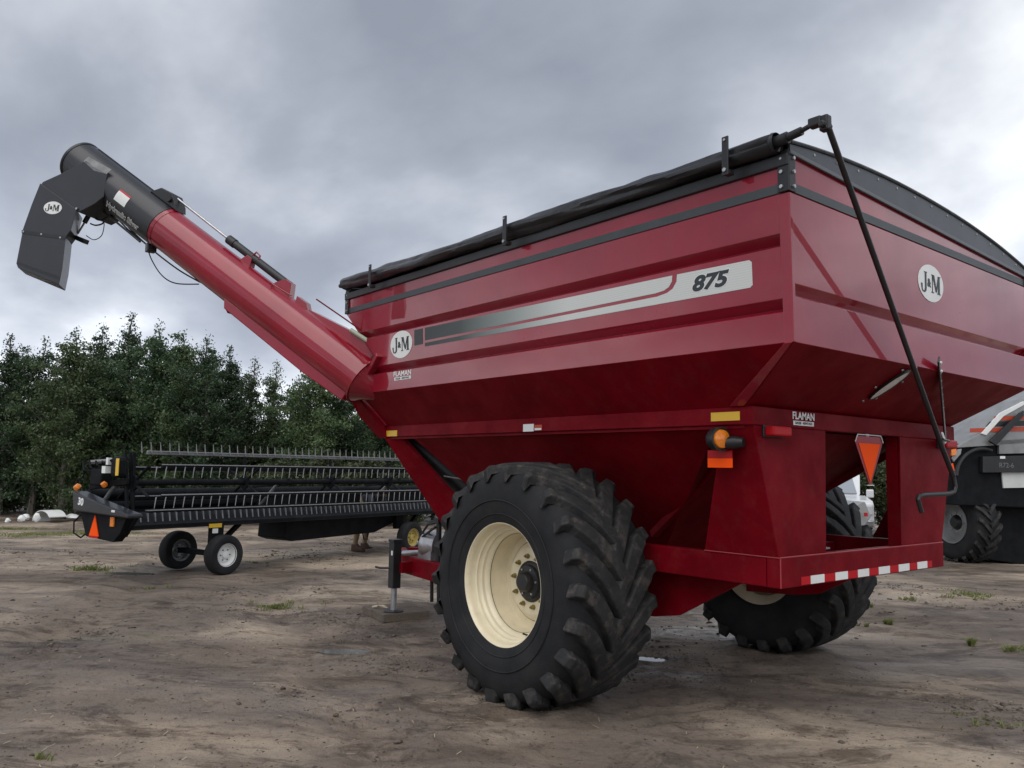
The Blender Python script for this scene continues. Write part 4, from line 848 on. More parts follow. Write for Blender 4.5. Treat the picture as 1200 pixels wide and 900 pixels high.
# ------------------------------------------------------------------ person behind the header, bent over the float module
def person():
    p0 = at(421, 643, 2, 0); g0 = gz(p0[0], p0[1])
    root = thing('person', 'person in tan trousers and brown boots bending behind the black header', 'person', (p0[0], p0[1], g0+.0), math.atan2(he[1], he[0])+R_(10))
    def skin(name, joints, edges, m, par):
        me = bpy.data.meshes.new(name); me.from_pydata([j[0] for j in joints], edges, []); o = bpy.data.objects.new(name, me); COL.objects.link(o); o.parent = par
        o.modifiers.new('skin', 'SKIN').use_smooth_shade = True
        for sv, j in zip(me.skin_vertices[0].data, joints): r = j[1] if hasattr(j[1], '__len__') else (j[1], j[1]); sv.radius = r
        me.skin_vertices[0].data[0].use_root = True
        sb = o.modifiers.new('sub', 'SUBSURF'); sb.levels = 2; sb.render_levels = 2; me.materials.append(m); return o
    J = [((0, 0, .90), (.16, .13)), ((-.11, 0, .86), (.105, .11)), ((-.13, -.04, .48), .075), ((-.14, .02, .09), .048), ((.11, 0, .86), (.105, .11)), ((.15, -.08, .47), .075), ((.16, 0, .09), .048),
         ((0, -.14, 1.06), (.17, .13)), ((0, -.34, 1.16), (.185, .13)), ((0, -.42, 1.19), .07), ((0, -.50, 1.22), .07),
         ((-.2, -.36, 1.14), .06), ((-.24, -.42, .88), .048), ((-.18, -.55, .72), .036), ((.2, -.36, 1.14), .06), ((.24, -.42, .88), .048), ((.18, -.55, .72), .036)]
    E_ = [(0, 1), (1, 2), (2, 3), (0, 4), (4, 5), (5, 6), (0, 7), (7, 8), (8, 9), (9, 10), (8, 11), (11, 12), (12, 13), (8, 14), (14, 15), (15, 16)]
    body = skin('body', J, E_, TROUS, root)
    T = [((0, -.06, .98), (.185, .15)), ((0, -.2, 1.08), (.20, .145)), ((0, -.36, 1.165), (.205, .14)), ((-.21, -.37, 1.14), .075), ((-.245, -.42, .95), .062), ((.21, -.37, 1.14), .075), ((.245, -.42, .95), .062)]
    skin('shirt', T, [(0, 1), (1, 2), (2, 3), (3, 4), (2, 5), (5, 6)], SHIRT, root)
    hdm = MB()
    nseg = 16
    vs = []; fs = []
    for i in range(9):
        t = i/8*math.pi
        for k in range(nseg):
            a = 2*math.pi*k/nseg; x = .076*math.sin(t)*math.cos(a); y = .098*math.sin(t)*math.sin(a); z = .118*math.cos(t)
            if y < 0 and z < 0: y *= 1-.12*(-z/.118)
            if abs(x) < .03 and y < -.06 and abs(z) < .035: y -= .02
            vs.append((x, y-.58, z+1.22))
    for i in range(8):
        for k in range(nseg): fs.append((i*nseg+k, i*nseg+nseg+k, i*nseg+nseg+(k+1) % nseg, i*nseg+(k+1) % nseg))
    hdm.add(vs, fs)
    for sx in (-1, 1): hdm.box((sx*.08, -.575, 1.22), (.014, .04, .06))
    head = hdm.build('head', SKIN, root, smooth=True)
    MB().lathe([(0, .128), (.06, .115), (.09, .07), (.092, .02)], (0, -.575, 1.22), (0, .25, 1), 16).build('hair', HAIR, root, smooth=True)
    for sx in (-1, 1):
        b = (sx*.145+(.01 if sx > 0 else 0), (-.02 if sx < 0 else -.04), 0)
        MB().prism([(b[0]-.045, b[1]+.10, .0), (b[0]-.045, b[1]+.10, .14), (b[0]-.045, b[1]-.02, .15), (b[0]-.045, b[1]-.09, .085), (b[0]-.045, b[1]-.19, .06), (b[0]-.045, b[1]-.20, .0)], (.095, 0, 0)).build('boot', BOOT, root, bevel=.02)
        hx = sx*.18; hb = MB().box((hx, -.57, .68), (.03, .06, .08))
        hb.build('hand', SKIN, root, bevel=.01)
        for f in range(5):
            q0 = np.array([hx+(-.012 if f == 4 else 0), -.60+.016*f, .645 if f < 4 else .68]); L = (.055, .065, .07, .06, .045)[f]
            MB().tube([q0, q0+np.array([-sx*.01, -.012, -L*.55]), q0+np.array([-sx*.025, -.006, -L])], [.009, .009, .007], 6).build('finger', SKIN, root, smooth=True)
person()

CSILV = mat('combine_silver', (.27, .28, .285), .45, metal=.3, var=.2, vscale=1.5, dust=.4, dust_scale=3)
# ------------------------------------------------------------------ combine harvester at the right (x to its right, y towards the camera, z up)
co = np.array([2.43, -11.94]); cyv = np.array([-.891, .455]); cxv = np.array([-.455, -.891])
cb = thing('combine_harvester', 'silver combine harvester with orange stripes and black rear, behind the cart', 'combine', (co[0], co[1], 0), math.atan2(cxv[1], cxv[0]))
# object x axis = cxv ; object y axis = rot90(cxv) = (.891,-.455) i.e. away from the camera
def cl(u, v, yl):   # pixel -> local point on the plane y = yl (yl grows away from the camera)
    n = np.array([.891, -.455, 0]); p = onplane(u, v, np.array([co[0], co[1], 0])+n*yl, n)-np.array([co[0], co[1], 0])
    return np.array([p[0]*cxv[0]+p[1]*cxv[1], p@n, p[2]])
def cprism(name, px, y0, depth, m, bevel=.01, label=None): return MB().prism([cl(u, v, y0) for u, v in px], (0, depth, 0)).build(name, m, cb, bevel=bevel, label=label)
def comb_wheel(x, y, R, wd, label=None):
    wh = bpy.data.objects.new('wheel', None); COL.objects.link(wh); wh.parent = cb; wh.location = (x, y, R-.02); k = R/.80; ax = (-1 if x < 1.2 else 1, 0, 0)
    h = wd/2
    MB().lathe([(.42*k, h*.85), (.46*k, h), (.60*k, h*1.04), (.70*k, h*.95), (.745*k, h*.75), (.755*k, 0), (.745*k, -h*.75), (.70*k, -h*.95), (.60*k, -h*1.04), (.46*k, -h), (.42*k, -h*.85)], (0, 0, 0), ax, 56).build('tyre', RUB, wh, smooth=True)
    lg = MB()
    for q in range(20):
        for hf in (1, -1):
            t0 = 2*math.pi*(q+(.5 if hf < 0 else 0))/20; vs = []
            for t in np.linspace(0, 1, 5):
                xx = hf*h*(1.0-t*1.04); th = t0+.34*t; r1 = .80*k if t > .05 else .775*k
                for sd_, ww, r in ((-1, .055, .72*k), (-1, .04, r1), (1, .04, r1), (1, .055, .72*k)): vs.append((xx+sd_*ww*.3*hf, r*math.cos(th+sd_*ww), r*math.sin(th+sd_*ww)))
            lg.add(vs, [(i*4+j, i*4+j+1, i*4+j+5, i*4+j+4) for i in range(4) for j in range(3)]+[(0, 3, 2, 1), (16, 17, 18, 19)])
    lg.build('tread_lugs', LUGM, wh)
    MB().lathe([(.41*k, h*.86), (.425*k, h*.92), (.42*k, h*.98), (.405*k, h*.9), (.385*k, h*.55), (.35*k, h*.3), (.30*k, h*.28), (.22*k, h*.42), (.15*k, h*.42)], (0, 0, 0), ax, 48).build('rim', CSILV, wh, smooth=True)
    MB().lathe([(.155*k, h*.41), (.13*k, h*.55), (.1*k, h*.7), (0, h*.72)], (0, 0, 0), ax, 24).build('hub', BLACKM, wh, smooth=True)
    for q in range(8):
        a = q*math.pi/4; MB().lathe([(.018*k, 0), (.014*k, .02), (0, .022)], np.array(ax)*h*.42+np.array([0, .19*k*math.cos(a), .19*k*math.sin(a)]), ax, 6).build('lug_nut', STEEL, wh)
    if label: wh['label'] = label
comb_wheel(0, 0, .80, .52, 'combine rear tyre with silver rim'); comb_wheel(2.6, 0, .80, .52); comb_wheel(1.55, 2.7, .90, .5); comb_wheel(2.75, 2.7, .90, .55)
Y0 = -.75
cprism('rear_hood', [(1118, 525), (1150, 507), (1199, 468), (1260, 440), (1330, 440), (1330, 520), (1200, 520)], Y0, 1.6, CSILV, label='silver sloping rear hood')
cprism('hood_edge', [(1150, 508), (1172, 484), (1200, 470), (1201, 474), (1176, 488), (1156, 510)], Y0-.03, .03, WHITE, .004)
cprism('hood_seam', [(1164, 516), (1182, 496), (1200, 481), (1200, 487), (1186, 500), (1170, 518)], Y0-.035, .032, BLACKM, .002)
for a, b in ((487, 492), (501, 506)):
    cprism('orange_stripe', [(1165 if a < 495 else 1137, a+1), (1330, a-5), (1330, b-5), (1165 if a < 495 else 1137, b+1)], Y0-.012, .01, ORSTR, .001)
cprism('dark_panel', [(1160, 494), (1330, 489), (1330, 496), (1155, 500)], Y0-.010, .008, BLACKM, .001)
cprism('support_arm', [(1160, 517), (1197, 483), (1201, 486), (1168, 522)], Y0-.12, .06, BLACKM, .006)
cprism('rear_box', [(1122, 520), (1172, 516), (1330, 508), (1330, 600), (1122, 592)], Y0+.06, 1.2, HDRK, .02)
cprism('silver_panel', [(1171, 516), (1330, 505), (1330, 528), (1171, 532)], Y0+.0, .05, CSILV, .006)
cprism('rear_bar', [(1152, 535), (1330, 531), (1330, 552), (1152, 554)], Y0-.05, .1, BLACKM, .01)
cprism('chopper_housing', [(1150, 566), (1330, 566), (1330, 680), (1152, 655)], Y0+.45, 1.0, HDRK, .02)
bp = cl(1179.5, 545.5, Y0-.053)
text('model_text', 'R72-6', .135, bp, (1, 0, 0), (0, 0, 1), mat('grey_print', (.16, .16, .16), .5), cb, xscale=1.05)
cprism('sticker', [(1172, 534.5), (1178, 534.5), (1178, 537.5), (1172, 537.5)], Y0-.056, .004, WHITE, 0)
cprism('chopper_plate', [(1174, 553), (1330, 548), (1330, 569), (1176, 572)], Y0+.02, .03, mat('pale_plate', (.55, .57, .56), .5, var=.08), .004)
arc = [cl(1121+30-30*math.cos(a), 557-31*math.sin(a), Y0-.02) for a in np.linspace(.0, math.pi*.62, 12)]
MB().tube(arc, .035, 8).build('hoop_guard', BLACKM, cb, smooth=True)
cprism('red_bracket', [(1112, 517), (1121, 517), (1122, 528), (1113, 530)], Y0-.1, .05, REDL, .004)
cprism('amber_lamp', [(1115, 527), (1121, 526), (1121, 533), (1116, 534)], Y0-.14, .05, AMBER, .006); cprism('lamp_bracket', [(1121, 527), (1127, 526), (1126, 532), (1118, 541), (1116, 537)], Y0-.1, .03, CSILV, .004)
cprism('reflector_triangle', [(1113, 544), (1117, 543), (1119, 552)], Y0-.14, .02, ORANGE, .001)
MB().box((1.3, .05, .82), (2.2, .3, .3)).build('rear_axle', BLACKM, cb, bevel=.02)
MB().box((1.5, 1.2, 1.25), (1.6, 3.0, .9)).build('chassis', HDRK, cb, bevel=.04)
MB().box((1.6, 1.5, 2.35), (2.0, 1.8, 1.35)).build('body', CSILV, cb, bevel=.05)
MB().box((1.7, 1.5, 3.2), (1.8, 1.6, .45)).build('grain_tank', CSILV, cb, bevel=.05)
MB().box((1.85, 3.1, 2.55), (1.5, 1.2, 1.5)).build('cab', GLASS, cb, bevel=.08)
MB().box((1.85, 3.1, 3.36), (1.6, 1.4, .14)).build('cab_roof', CSILV, cb, bevel=.05)

# ------------------------------------------------------------------ pickup truck and a grey bin beyond, seen through the rear opening
tp = onplane(979, 580, C+np.array([fw[0], fw[1], 0])*23, np.array([fw[0], fw[1], 0]))
tz = gz(tp[0], tp[1]); face = np.array([C[0]-tp[0], C[1]-tp[1]]); ang = math.atan2(face[1], face[0])+R_(6)
tk = thing('pickup_truck', 'white pickup truck with dark grille seen through the cart frame', 'pickup truck', (tp[0], tp[1], tz), ang)
# local +x = front of the truck
MB().prism([(.05, -.98, .5), (.05, -.98, 1.10), (-.10, -.98, 1.20), (-1.35, -.98, 1.30), (-5.4, -.98, 1.25), (-5.4, -.98, .5)], (0, 1.96, 0)).build('body', TRWHITE, tk, bevel=.05)
cabn = MB().prism([(-1.30, -.84, 1.29), (-2.0, -.74, 1.92), (-3.3, -.74, 1.94), (-3.6, -.84, 1.27)], (0, 1.66, 0)).build('cab', TRWHITE, tk, bevel=.06)
MB().prism([(-1.33, -.72, 1.34), (-1.97, -.66, 1.86), (-1.97, .66, 1.86), (-1.33, .72, 1.34)], (.03, 0, .03)).build('windshield', mat('windshield_glass', (.30, .33, .37), .1, coat=.5), tk)
for sy in (-1, 1): MB().prism([(-1.7, sy*.845, 1.36), (-2.08, sy*.80, 1.84), (-3.25, sy*.80, 1.84), (-3.4, sy*.845, 1.36)], (0, .02*sy, 0)).build('side_window', GLASS, tk)
MB().box((.06, 0, .92), (.06, 1.3, .34)).build('grille', BLACKM, tk, bevel=.02)
for z in (.82, .93, 1.03): MB().box((.10, 0, z), (.03, 1.22, .05)).build('grille_bar', TRWHITE, tk, bevel=.01)
for sy in (-1, 1):
    MB().box((.05, sy*.80, .94), (.08, .28, .26)).build('headlamp', SIGHT, tk, bevel=.03)
    MB().box((-1.5, sy*1.1, 1.36), (.12, .2, .24)).build('mirror', TRWHITE, tk, bevel=.03)
    for x in (-.9, -4.3):
        MB().lathe([(.22, .10), (.24, .13), (.34, .13), (.385, .09), (.385, -.09), (.34, -.13), (.24, -.13)], (x, sy*.86, .385), (0, sy, 0), 32).build('tyre', RUB, tk, smooth=True); MB().lathe([(.24, .10), (.2, .05), (.08, .06), (0, .065)], (x, sy*.86, .385), (0, sy, 0), 24).build('rim', STEEL, tk, smooth=True)
MB().box((.12, 0, .58), (.16, 1.9, .2)).build('bumper', STEEL, tk, bevel=.04)
# grey sheet-metal bin close behind the cart's far wheel
bq = [(995, 596), (1010, 588), (1014, 588), (1021, 606), (1009, 622), (1000, 624), (994, 606)]
bd = .62; nb = np.array([fw[0], fw[1], 0]); p_ = [onplane(u, v, C+nb*11.2, nb) for u, v in bq]
cx0 = sum(p_)/len(p_); bt_ = thing('metal_bin', 'pale grey metal seed bin glimpsed beside the far tyre through the frame', 'bin', (cx0[0], cx0[1], gz(cx0[0], cx0[1])))
pl_ = [q-np.array([cx0[0], cx0[1], gz(cx0[0], cx0[1])]) for q in p_]
hop = MB().prism(pl_, nb*bd).build('hopper', mat('bin_grey', (.33, .34, .34), .5, metal=.3, var=.1), bt_, bevel=.01)
cq = sum(pl_)/len(pl_); MB().box(cq+np.array([-.1, 0, .02])-nb*.008, (.04, .03, .05)).build('red_mark', REDINK, hop)
zb_ = min(q[2] for q in pl_)
for a_ in (.08, .5): MB().box((nb[0]*a_, nb[1]*a_, (zb_+.05)/2), (.05, .05, zb_+.05)).build('leg', SILVER, bt_)

# ------------------------------------------------------------------ trees
def quad_leaves(pos, size, rng, droop=.3):
    n = len(pos); a = rng.normal(size=(n, 3)); a /= np.linalg.norm(a, axis=1)[:, None]; b = rng.normal(size=(n, 3)); b -= a*(a*b).sum(1)[:, None]; b /= np.linalg.norm(b, axis=1)[:, None]
    s = size*rng.uniform(.65, 1.35, (n, 1)); L = a*s; W = b*s*.62
    v = np.stack([pos-L, pos+W*.9, pos+L, pos-W*.9], 1).reshape(-1, 3); f = np.arange(n*4).reshape(n, 4); return v, f
def raw_mesh(name, v, f, m):
    me = bpy.data.meshes.new(name); me.vertices.add(len(v)); me.vertices.foreach_set('co', v.astype(np.float32).ravel()); me.loops.add(f.size); me.loops.foreach_set('vertex_index', f.astype(np.int32).ravel())
    me.polygons.add(len(f)); me.polygons.foreach_set('loop_start', np.arange(0, f.size, 4, dtype=np.int32)); me.polygons.foreach_set('loop_total', np.full(len(f), 4, np.int32)); me.update(); me.validate(); me.materials.append(m); return me
def tree_meshes(H, wid, seed, m, dens=1.0, low=.03, leaf=.054):
    rng = np.random.default_rng(seed); tb = MB()
    tp_ = [np.array([0, 0, -.15])]
    for i in range(1, 9): tp_.append(np.array([.10*math.sin(i*1.3+seed), .10*math.cos(i*1.7+seed), H*.97*i/8]))
    tb.tube(tp_, [.16*H/8*(1-.11*i) for i in range(9)], 8)
    pos = []; nb_ = int(46*dens)
    for k in range(nb_):
        t = low+(1-low)*((k+rng.uniform(0, 1))/nb_)**.9; z0 = H*t*.93; ang_ = k*2.399+rng.uniform(-.4, .4)
        prof_ = (math.sin(math.pi*min(1, (t*.86+.12)))**.75)*(1-.22*t); L = wid*prof_*rng.uniform(.4, 1.25)
        rise = rng.uniform(.35, .95)*L+.25; base = np.array([0, 0, z0*.93]); d0 = np.array([math.cos(ang_), math.sin(ang_), 0])
        p = [base, base+d0*L*.5+np.array([0, 0, rise*.4]), base+d0*L+np.array([0, 0, rise])]
        tb.tube(p, [.028*(1.3-t), .016, .006], 4, False)
        ns = max(3, int(L/.24)+2)
        for s in range(ns):
            q = (s+rng.uniform(.3, 1))/ns; ctr = p[0]*(1-q)**2+2*p[1]*q*(1-q)+p[2]*q*q
            ctr = ctr+rng.normal(size=3)*np.array([.16, .16, .12])
            nlv = int(rng.integers(46, 120)*(.5+.7*q)); pos.append(ctr+rng.normal(size=(nlv, 3))*np.array([.155, .155, .095])*rng.uniform(.6, 1.45))
    # leader tip
    for s in range(5): pos.append(tp_[-1]+np.array([0, 0, -.18*s+.1])+rng.normal(size=(34, 3))*np.array([.09+.03*s, .09+.03*s, .13]))
    pos = np.concatenate(pos); v, f = quad_leaves(pos, leaf, rng)
    tm = bpy.data.meshes.new('trunk'); tm.from_pydata(tb.v, [], tb.f); tm.materials.append(BARK); tm.update()
    return tm, raw_mesh('crown', v, f, m)
KINDS = [tree_meshes(8.2, 1.75, 11, LEAF1, 1.15), tree_meshes(8.6, 1.5, 12, LEAF1, 1.05), tree_meshes(7.4, 2.0, 13, LEAF2, 1.1), tree_meshes(8.0, 1.25, 14, LEAF2, .8), tree_meshes(7.0, 1.9, 15, LEAF1, 1.0), tree_meshes(2.6, 1.25, 16, LEAF3, .5, .02, .055)]
fh = np.array([fw[0], fw[1]])/math.hypot(fw[0], fw[1]); rh = np.array([fh[1], -fh[0]])
ORD = ['first', 'second', 'third', 'fourth', 'fifth', 'sixth', 'seventh', 'eighth', 'ninth', 'tenth', 'eleventh', 'twelfth', 'thirteenth', 'fourteenth', 'fifteenth', 'sixteenth', 'seventeenth', 'eighteenth', 'nineteenth', 'twentieth', 'twenty-first', 'twenty-second', 'twenty-third', 'twenty-fourth', 'twenty-fifth', 'twenty-sixth', 'twenty-seventh', 'twenty-eighth', 'twenty-ninth', 'thirtieth']
def plant_tree(px, dist, k, sc, rz, label, group, name):
    s = (px-600)/FPX*dist; xy = C[:2]+fh*dist+rh*s; z = gz(xy[0], xy[1])
    t = thing(name, label, 'tree' if k < 5 else 'shrub', (xy[0], xy[1], z), rz, group); t.scale = (sc*(1 if k < 5 else 1.1), sc*(1 if k < 5 else 1.1), sc)
    for nm, me_ in zip(('trunk', 'crown'), KINDS[k]):
        o = bpy.data.objects.new(nm, me_); COL.objects.link(o); o.parent = t
# front row: (pixel column, top row) read off the photograph's skyline
front = [(-45, 392, 0), (8, 392, 1), (45, 398, 4), (82, 384, 2), (112, 378, 0), (148, 366, 1), (182, 378, 4), (212, 374, 2), (240, 380, 0), (268, 392, 1), (294, 408, 3), (320, 412, 3), (350, 432, 4), (374, 404, 2), (402, 404, 0), (440, 420, 4), (480, 430, 1), (540, 430, 0)]
rr = random.Random(5)
for i, (px, top_, k) in enumerate(front):
    top_ += (-8 if px < 200 else 6); dist = 31+rr.uniform(-1.2, 1.2); hor = 549+(px-600)*.018; zt_ = 1.7+(hor-top_)*dist/FPX; s = (px-600)/FPX*dist; xy = C[:2]+fh*dist+rh*s
    H = zt_-gz(xy[0], xy[1]); Hk = (8.2, 8.6, 7.4, 8.0, 7.0)[k]+.25
    plant_tree(px, dist, k, H/Hk, rr.uniform(0, 6.28), '%s leafy green tree from the left in the front row behind the header' % ORD[i], 'trees in the belt behind the yard', 'leafy_tree')
for i, px in enumerate(range(-60, 470, 38)):
    hor = 549+(px-600)*.018; dist = 34.5+rr.uniform(-.8, .8); top_ = np.interp(px, [q[0] for q in front], [q[1] for q in front])+rr.uniform(30, 65); k = rr.choice([0, 1, 4]); H = 1.7+(hor-top_)*dist/FPX+.8
    plant_tree(px, dist, k, H/((8.2, 8.6, 7.4, 8.0, 7.0)[k]+.25), rr.uniform(0, 6.28), '%s dark tree from the left in the back row of the belt' % ORD[i], 'trees in the back row of the belt', 'leafy_tree')
for i, px in enumerate((930, 985, 1035, 1080)):
    plant_tree(px, 31+rr.uniform(-1, 1), (2, 0, 4, 1)[i], .62, rr.uniform(0, 6.28), '%s low tree from the left behind the cart, seen through its rear opening' % ORD[i], 'trees glimpsed through the cart frame', 'leafy_tree')
for i, px in enumerate(range(286, 520, 30)):
    plant_tree(px+rr.uniform(-8, 8), 29+rr.uniform(-.8, .8), 5, rr.uniform(.5, .95), rr.uniform(0, 6.28), '%s low shrub from the left at the foot of the trees' % ORD[i], 'shrubs at the foot of the tree belt', 'shrub')
for i, px in enumerate(range(-60, 530, 22)):
    plant_tree(px+rr.uniform(-5, 5), 33+rr.uniform(-.5, .5), 5, rr.uniform(1.0, 1.5), rr.uniform(0, 6.28), '%s dark undergrowth bush from the left between the tree trunks' % ORD[i], 'undergrowth between the tree trunks', 'shrub')
for i, px in enumerate((960, 1000, 1040, 1075)):
    plant_tree(px, 28.5+rr.uniform(-.8, .8), 5, rr.uniform(.9, 1.3), rr.uniform(0, 6.28), '%s low shrub from the left behind the cart frame opening' % ORD[i], 'shrubs glimpsed through the cart frame', 'shrub')

# ------------------------------------------------------------------ white scrap at the far left edge of the yard
def on_ground(u, v):
    d = ray(u, v); t = 5.
    for _ in range(60):
        p = C+d*t; t += (p[2]-gz(p[0], p[1]))/max(1e-3, -d[2])*.7
    p = C+d*t; return p
p = on_ground(58, 612); ch = thing('plastic_shell', 'curved white plastic shell lying before the trees', 'scrap', tuple(p), R_(20))
MB().slab([[(.55*math.cos(a), y, .42*math.sin(a)) for y in (-.3, .3)] for a in np.linspace(.3, 2.6, 14)], (0, 0, -.025)).build('shell', WHITE, ch, smooth=True)
MB().box((.50, 0, .07), (.06, .6, .14)).build('shell_foot', WHITE, ch, bevel=.01)
for i, (u, v, s, lb) in enumerate(((9, 613, .09, 'small white lump at the far left edge of the yard'), (25, 612, .13, 'white round bundle left of a second white bundle'), (30, 610.5, .13, 'white round bundle right of its twin'), (43, 612, .11, 'upright white scrap left of the curved shell'), (84, 609.5, .2, 'flat white sheet right of the curved shell'))):
    q = on_ground(u, v); vs = []; fs = []
    for a in range(7):
        t = a/6*math.pi
        for b in range(10):
            f_ = 1+.25*rr.uniform(-1, 1); g_ = 2*math.pi*b/10; e_ = (2.6, .6) if i == 4 else ((.6, 1.5) if i == 3 else (1, 1)); vs.append((s*f_*e_[0]*math.sin(t)*math.cos(g_), s*f_*math.sin(t)*math.sin(g_), s*e_[1]*(.9+math.cos(t))))
    for a in range(6):
        for b in range(10): fs.append((a*10+b, a*10+10+b, a*10+10+(b+1) % 10, a*10+(b+1) % 10))
    o = MB().add(vs, fs).build('white_scrap', WHITE, smooth=True); o.location = tuple(q); tag(o, lb, 'scrap', 'white scrap by the trees')

# ------------------------------------------------------------------ grass, clods and chaff on the yard
rng = np.random.default_rng(3)
def scatter_patch(cx, cy, ra, rb, an_, n):
    n0 = max(4, n//14); r = np.abs(rng.normal(0, .55, n0)); a = rng.uniform(0, 2*math.pi, n0); ix = rng.integers(0, n0, n); jr = rng.normal(0, .06, n); ja = rng.normal(0, .12, n); r = np.abs(r[ix]+jr); a = a[ix]+ja; ux, uy = ra*r*np.cos(a), rb*r*np.sin(a); return np.stack([cx+ux*math.cos(an_)-uy*math.sin(an_), cy+ux*math.sin(an_)+uy*math.cos(an_)], 1)
pts = []
for (u, v, ra, rb, n, h) in ((325, 713, .36, .24, 520, .07), (105, 668, .6, .4, 420, .08), (180, 690, .5, .2, 110, .05), (1140, 698, .55, .4, 360, .07), (1060, 703, .25, .1, 90, .07), (1042, 732, .10, .06, 90, .09), (1138, 757, .09, .05, 90, .11), (1190, 763, .25, .08, 160, .08), (1150, 848, .28, .16, 160, .04), (1010, 735, .1, .06, 50, .07), (1020, 712, .1, .06, 50, .07), (45, 890, .12, .07, 50, .06), (40, 627, 2.4, 1.4, 1300, .06), (100, 625, 2.0, 1.2, 1000, .06), (10, 620, 2.0, 1.2, 900, .06), (300, 660, .3, .1, 100, .05)):
    q = on_ground(u, v); w_ = scatter_patch(q[0], q[1], ra, rb, math.atan2(rh[1], rh[0]), n); pts.append(np.concatenate([w_, np.full((n, 1), h)], 1))
pts = np.concatenate(pts); gzv = gheight(pts[:, 0], pts[:, 1]); n = len(pts)
h = pts[:, 2]*rng.uniform(.25, 1.0, n); a = rng.uniform(0, 2*math.pi, n); lean = rng.uniform(.1, .9, n)*h; wb_ = .004+.003*np.clip(np.hypot(pts[:, 0]-CX, pts[:, 1]-CY)/8-.6, 0, 3)
dx_, dy_ = np.cos(a), np.sin(a); z0 = gzv-.008
v = np.stack([np.stack([pts[:, 0]-dy_*wb_, pts[:, 1]+dx_*wb_, z0], 1), np.stack([pts[:, 0]+dy_*wb_, pts[:, 1]-dx_*wb_, z0], 1), np.stack([pts[:, 0]+dx_*lean*.45+dy_*wb_*.7, pts[:, 1]+dy_*lean*.45-dx_*wb_*.7, z0+h*.7], 1), np.stack([pts[:, 0]+dx_*lean, pts[:, 1]+dy_*lean, z0+h], 1)], 1).reshape(-1, 3)
go = bpy.data.objects.new('grass', raw_mesh('grass', v, np.arange(n*4).reshape(n, 4), GRASS)); COL.objects.link(go); tag(go, 'sparse tufts of short green grass on the bare yard', 'grass', kind='stuff')
# clods: broken lumps of soil, gathered along ruts
CLOD = mat('soil_clod', (.15, .122, .10), .9, col2=(.06, .048, .04), vscale=12, bump=.4, bscale=60)
ico = [(0, 0, 1), (.89, 0, .45), (.28, .85, .45), (-.72, .53, .45), (-.72, -.53, .45), (.28, -.85, .45), (.72, .53, -.45), (-.28, .85, -.45), (-.89, 0, -.45), (-.28, -.85, -.45), (.72, -.53, -.45), (0, 0, -1)]
icf = [(0, 1, 2), (0, 2, 3), (0, 3, 4), (0, 4, 5), (0, 5, 1), (1, 6, 2), (2, 7, 3), (3, 8, 4), (4, 9, 5), (5, 10, 1), (6, 7, 2), (7, 8, 3), (8, 9, 4), (9, 10, 5), (10, 6, 1), (11, 7, 6), (11, 8, 7), (11, 9, 8), (11, 10, 9), (11, 6, 10)]
N_ = 110000; cxy = np.stack([rng.uniform(-4, 16, N_), rng.uniform(-9, 8, N_)], 1); NG = 30000; cxy[:NG] = np.stack([rng.uniform(-3.2, 4.5, NG), rng.uniform(-1.5, 6.5, NG)], 1); grit = np.arange(N_) < NG
dens_ = np.clip(fbm(cxy[:, 0]*.55+2, cxy[:, 1]*.75, 3, 31)*2.2+.1, 0, 1)*np.clip(fbm(cxy[:, 0]*2.2, cxy[:, 1]*2.2, 3, 61)*2+.15, 0, 1)
dcam = np.hypot(cxy[:, 0]-CX, cxy[:, 1]-CY); keep = ((rng.uniform(0, 1, N_) < dens_*1.6+.03) | (grit & (rng.uniform(0, 1, N_) < .25+dens_))) & (dcam > 3.2); grit = grit[keep]; cxy = cxy[keep]; n = len(cxy)
sz = .005+.021*rng.power(.22, n)*rng.uniform(.3, 1, n); sz = np.where(grit, .0025+.006*rng.power(.3, n), sz); base = np.array(ico)
vv = base[None]*(1+.5*rng.uniform(-1, 1, (n, 12, 1)))*sz[:, None, None]*np.array([1.5, 1, .55]); rot = rng.uniform(0, 6.28, n); cs, sn_ = np.cos(rot)[:, None], np.sin(rot)[:, None]
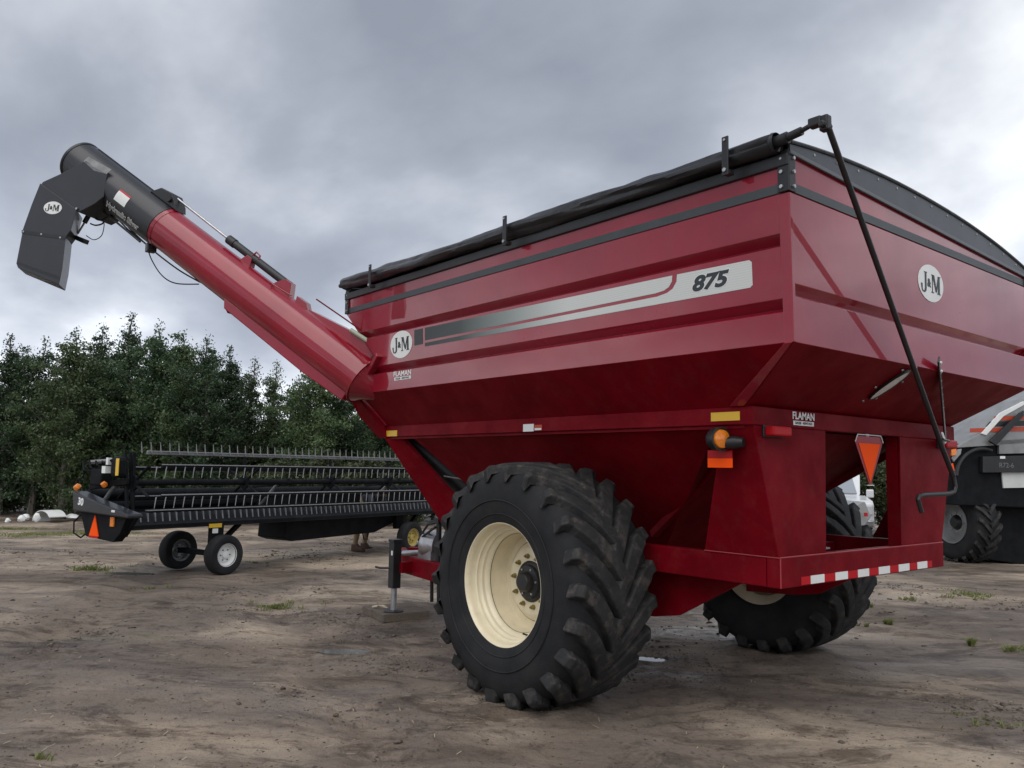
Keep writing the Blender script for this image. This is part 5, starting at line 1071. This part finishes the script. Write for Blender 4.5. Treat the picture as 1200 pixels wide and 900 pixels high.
vx = vv[..., 0]*cs-vv[..., 1]*sn_; vy = vv[..., 0]*sn_+vv[..., 1]*cs; gzz = gheight(cxy[:, 0], cxy[:, 1])
v = np.stack([vx+cxy[:, :1], vy+cxy[:, 1:], vv[..., 2]+gzz[:, None]+sz[:, None]*.3], -1).reshape(-1, 3); f = (np.array(icf)[None]+12*np.arange(n)[:, None, None]).reshape(-1, 3)
me = bpy.data.meshes.new('soil_clods'); me.vertices.add(len(v)); me.vertices.foreach_set('co', v.ravel()); me.loops.add(f.size); me.loops.foreach_set('vertex_index', f.ravel()); me.polygons.add(len(f)); me.polygons.foreach_set('loop_start', np.arange(0, f.size, 3)); me.polygons.foreach_set('loop_total', np.full(len(f), 3)); me.update(); me.validate(); me.materials.append(CLOD)
o = bpy.data.objects.new('soil_clods', me); COL.objects.link(o); tag(o, 'crumbs and clods of dark soil scattered over the yard', 'soil', kind='stuff')
# chaff: short pale straws
STRAW = mat('straw', (.46, .40, .28), .8, var=.2, vscale=3)
n = 900; cxy = np.stack([rng.uniform(-3, 8, n), rng.uniform(-4, 7, n)], 1); keep = np.hypot(cxy[:, 0]-CX, cxy[:, 1]-CY) > 3.4; cxy = cxy[keep]; n = len(cxy)
a = rng.uniform(0, 6.28, n); L = rng.uniform(.008, .035, n); wv_ = .0022; z = gheight(cxy[:, 0], cxy[:, 1])+.006; dxs, dys = np.cos(a)*L, np.sin(a)*L; px_, py_ = -np.sin(a)*wv_, np.cos(a)*wv_
v = np.stack([np.stack([cxy[:, 0]-dxs-px_, cxy[:, 1]-dys-py_, z], 1), np.stack([cxy[:, 0]+dxs-px_, cxy[:, 1]+dys-py_, z+.004], 1), np.stack([cxy[:, 0]+dxs+px_, cxy[:, 1]+dys+py_, z+.004], 1), np.stack([cxy[:, 0]-dxs+px_, cxy[:, 1]-dys+py_, z], 1)], 1).reshape(-1, 3)
o = bpy.data.objects.new('straw_bits', raw_mesh('straw_bits', v, np.arange(n*4).reshape(n, 4), STRAW)); COL.objects.link(o); tag(o, 'short pale bits of straw strewn on the soil', 'straw', kind='stuff')
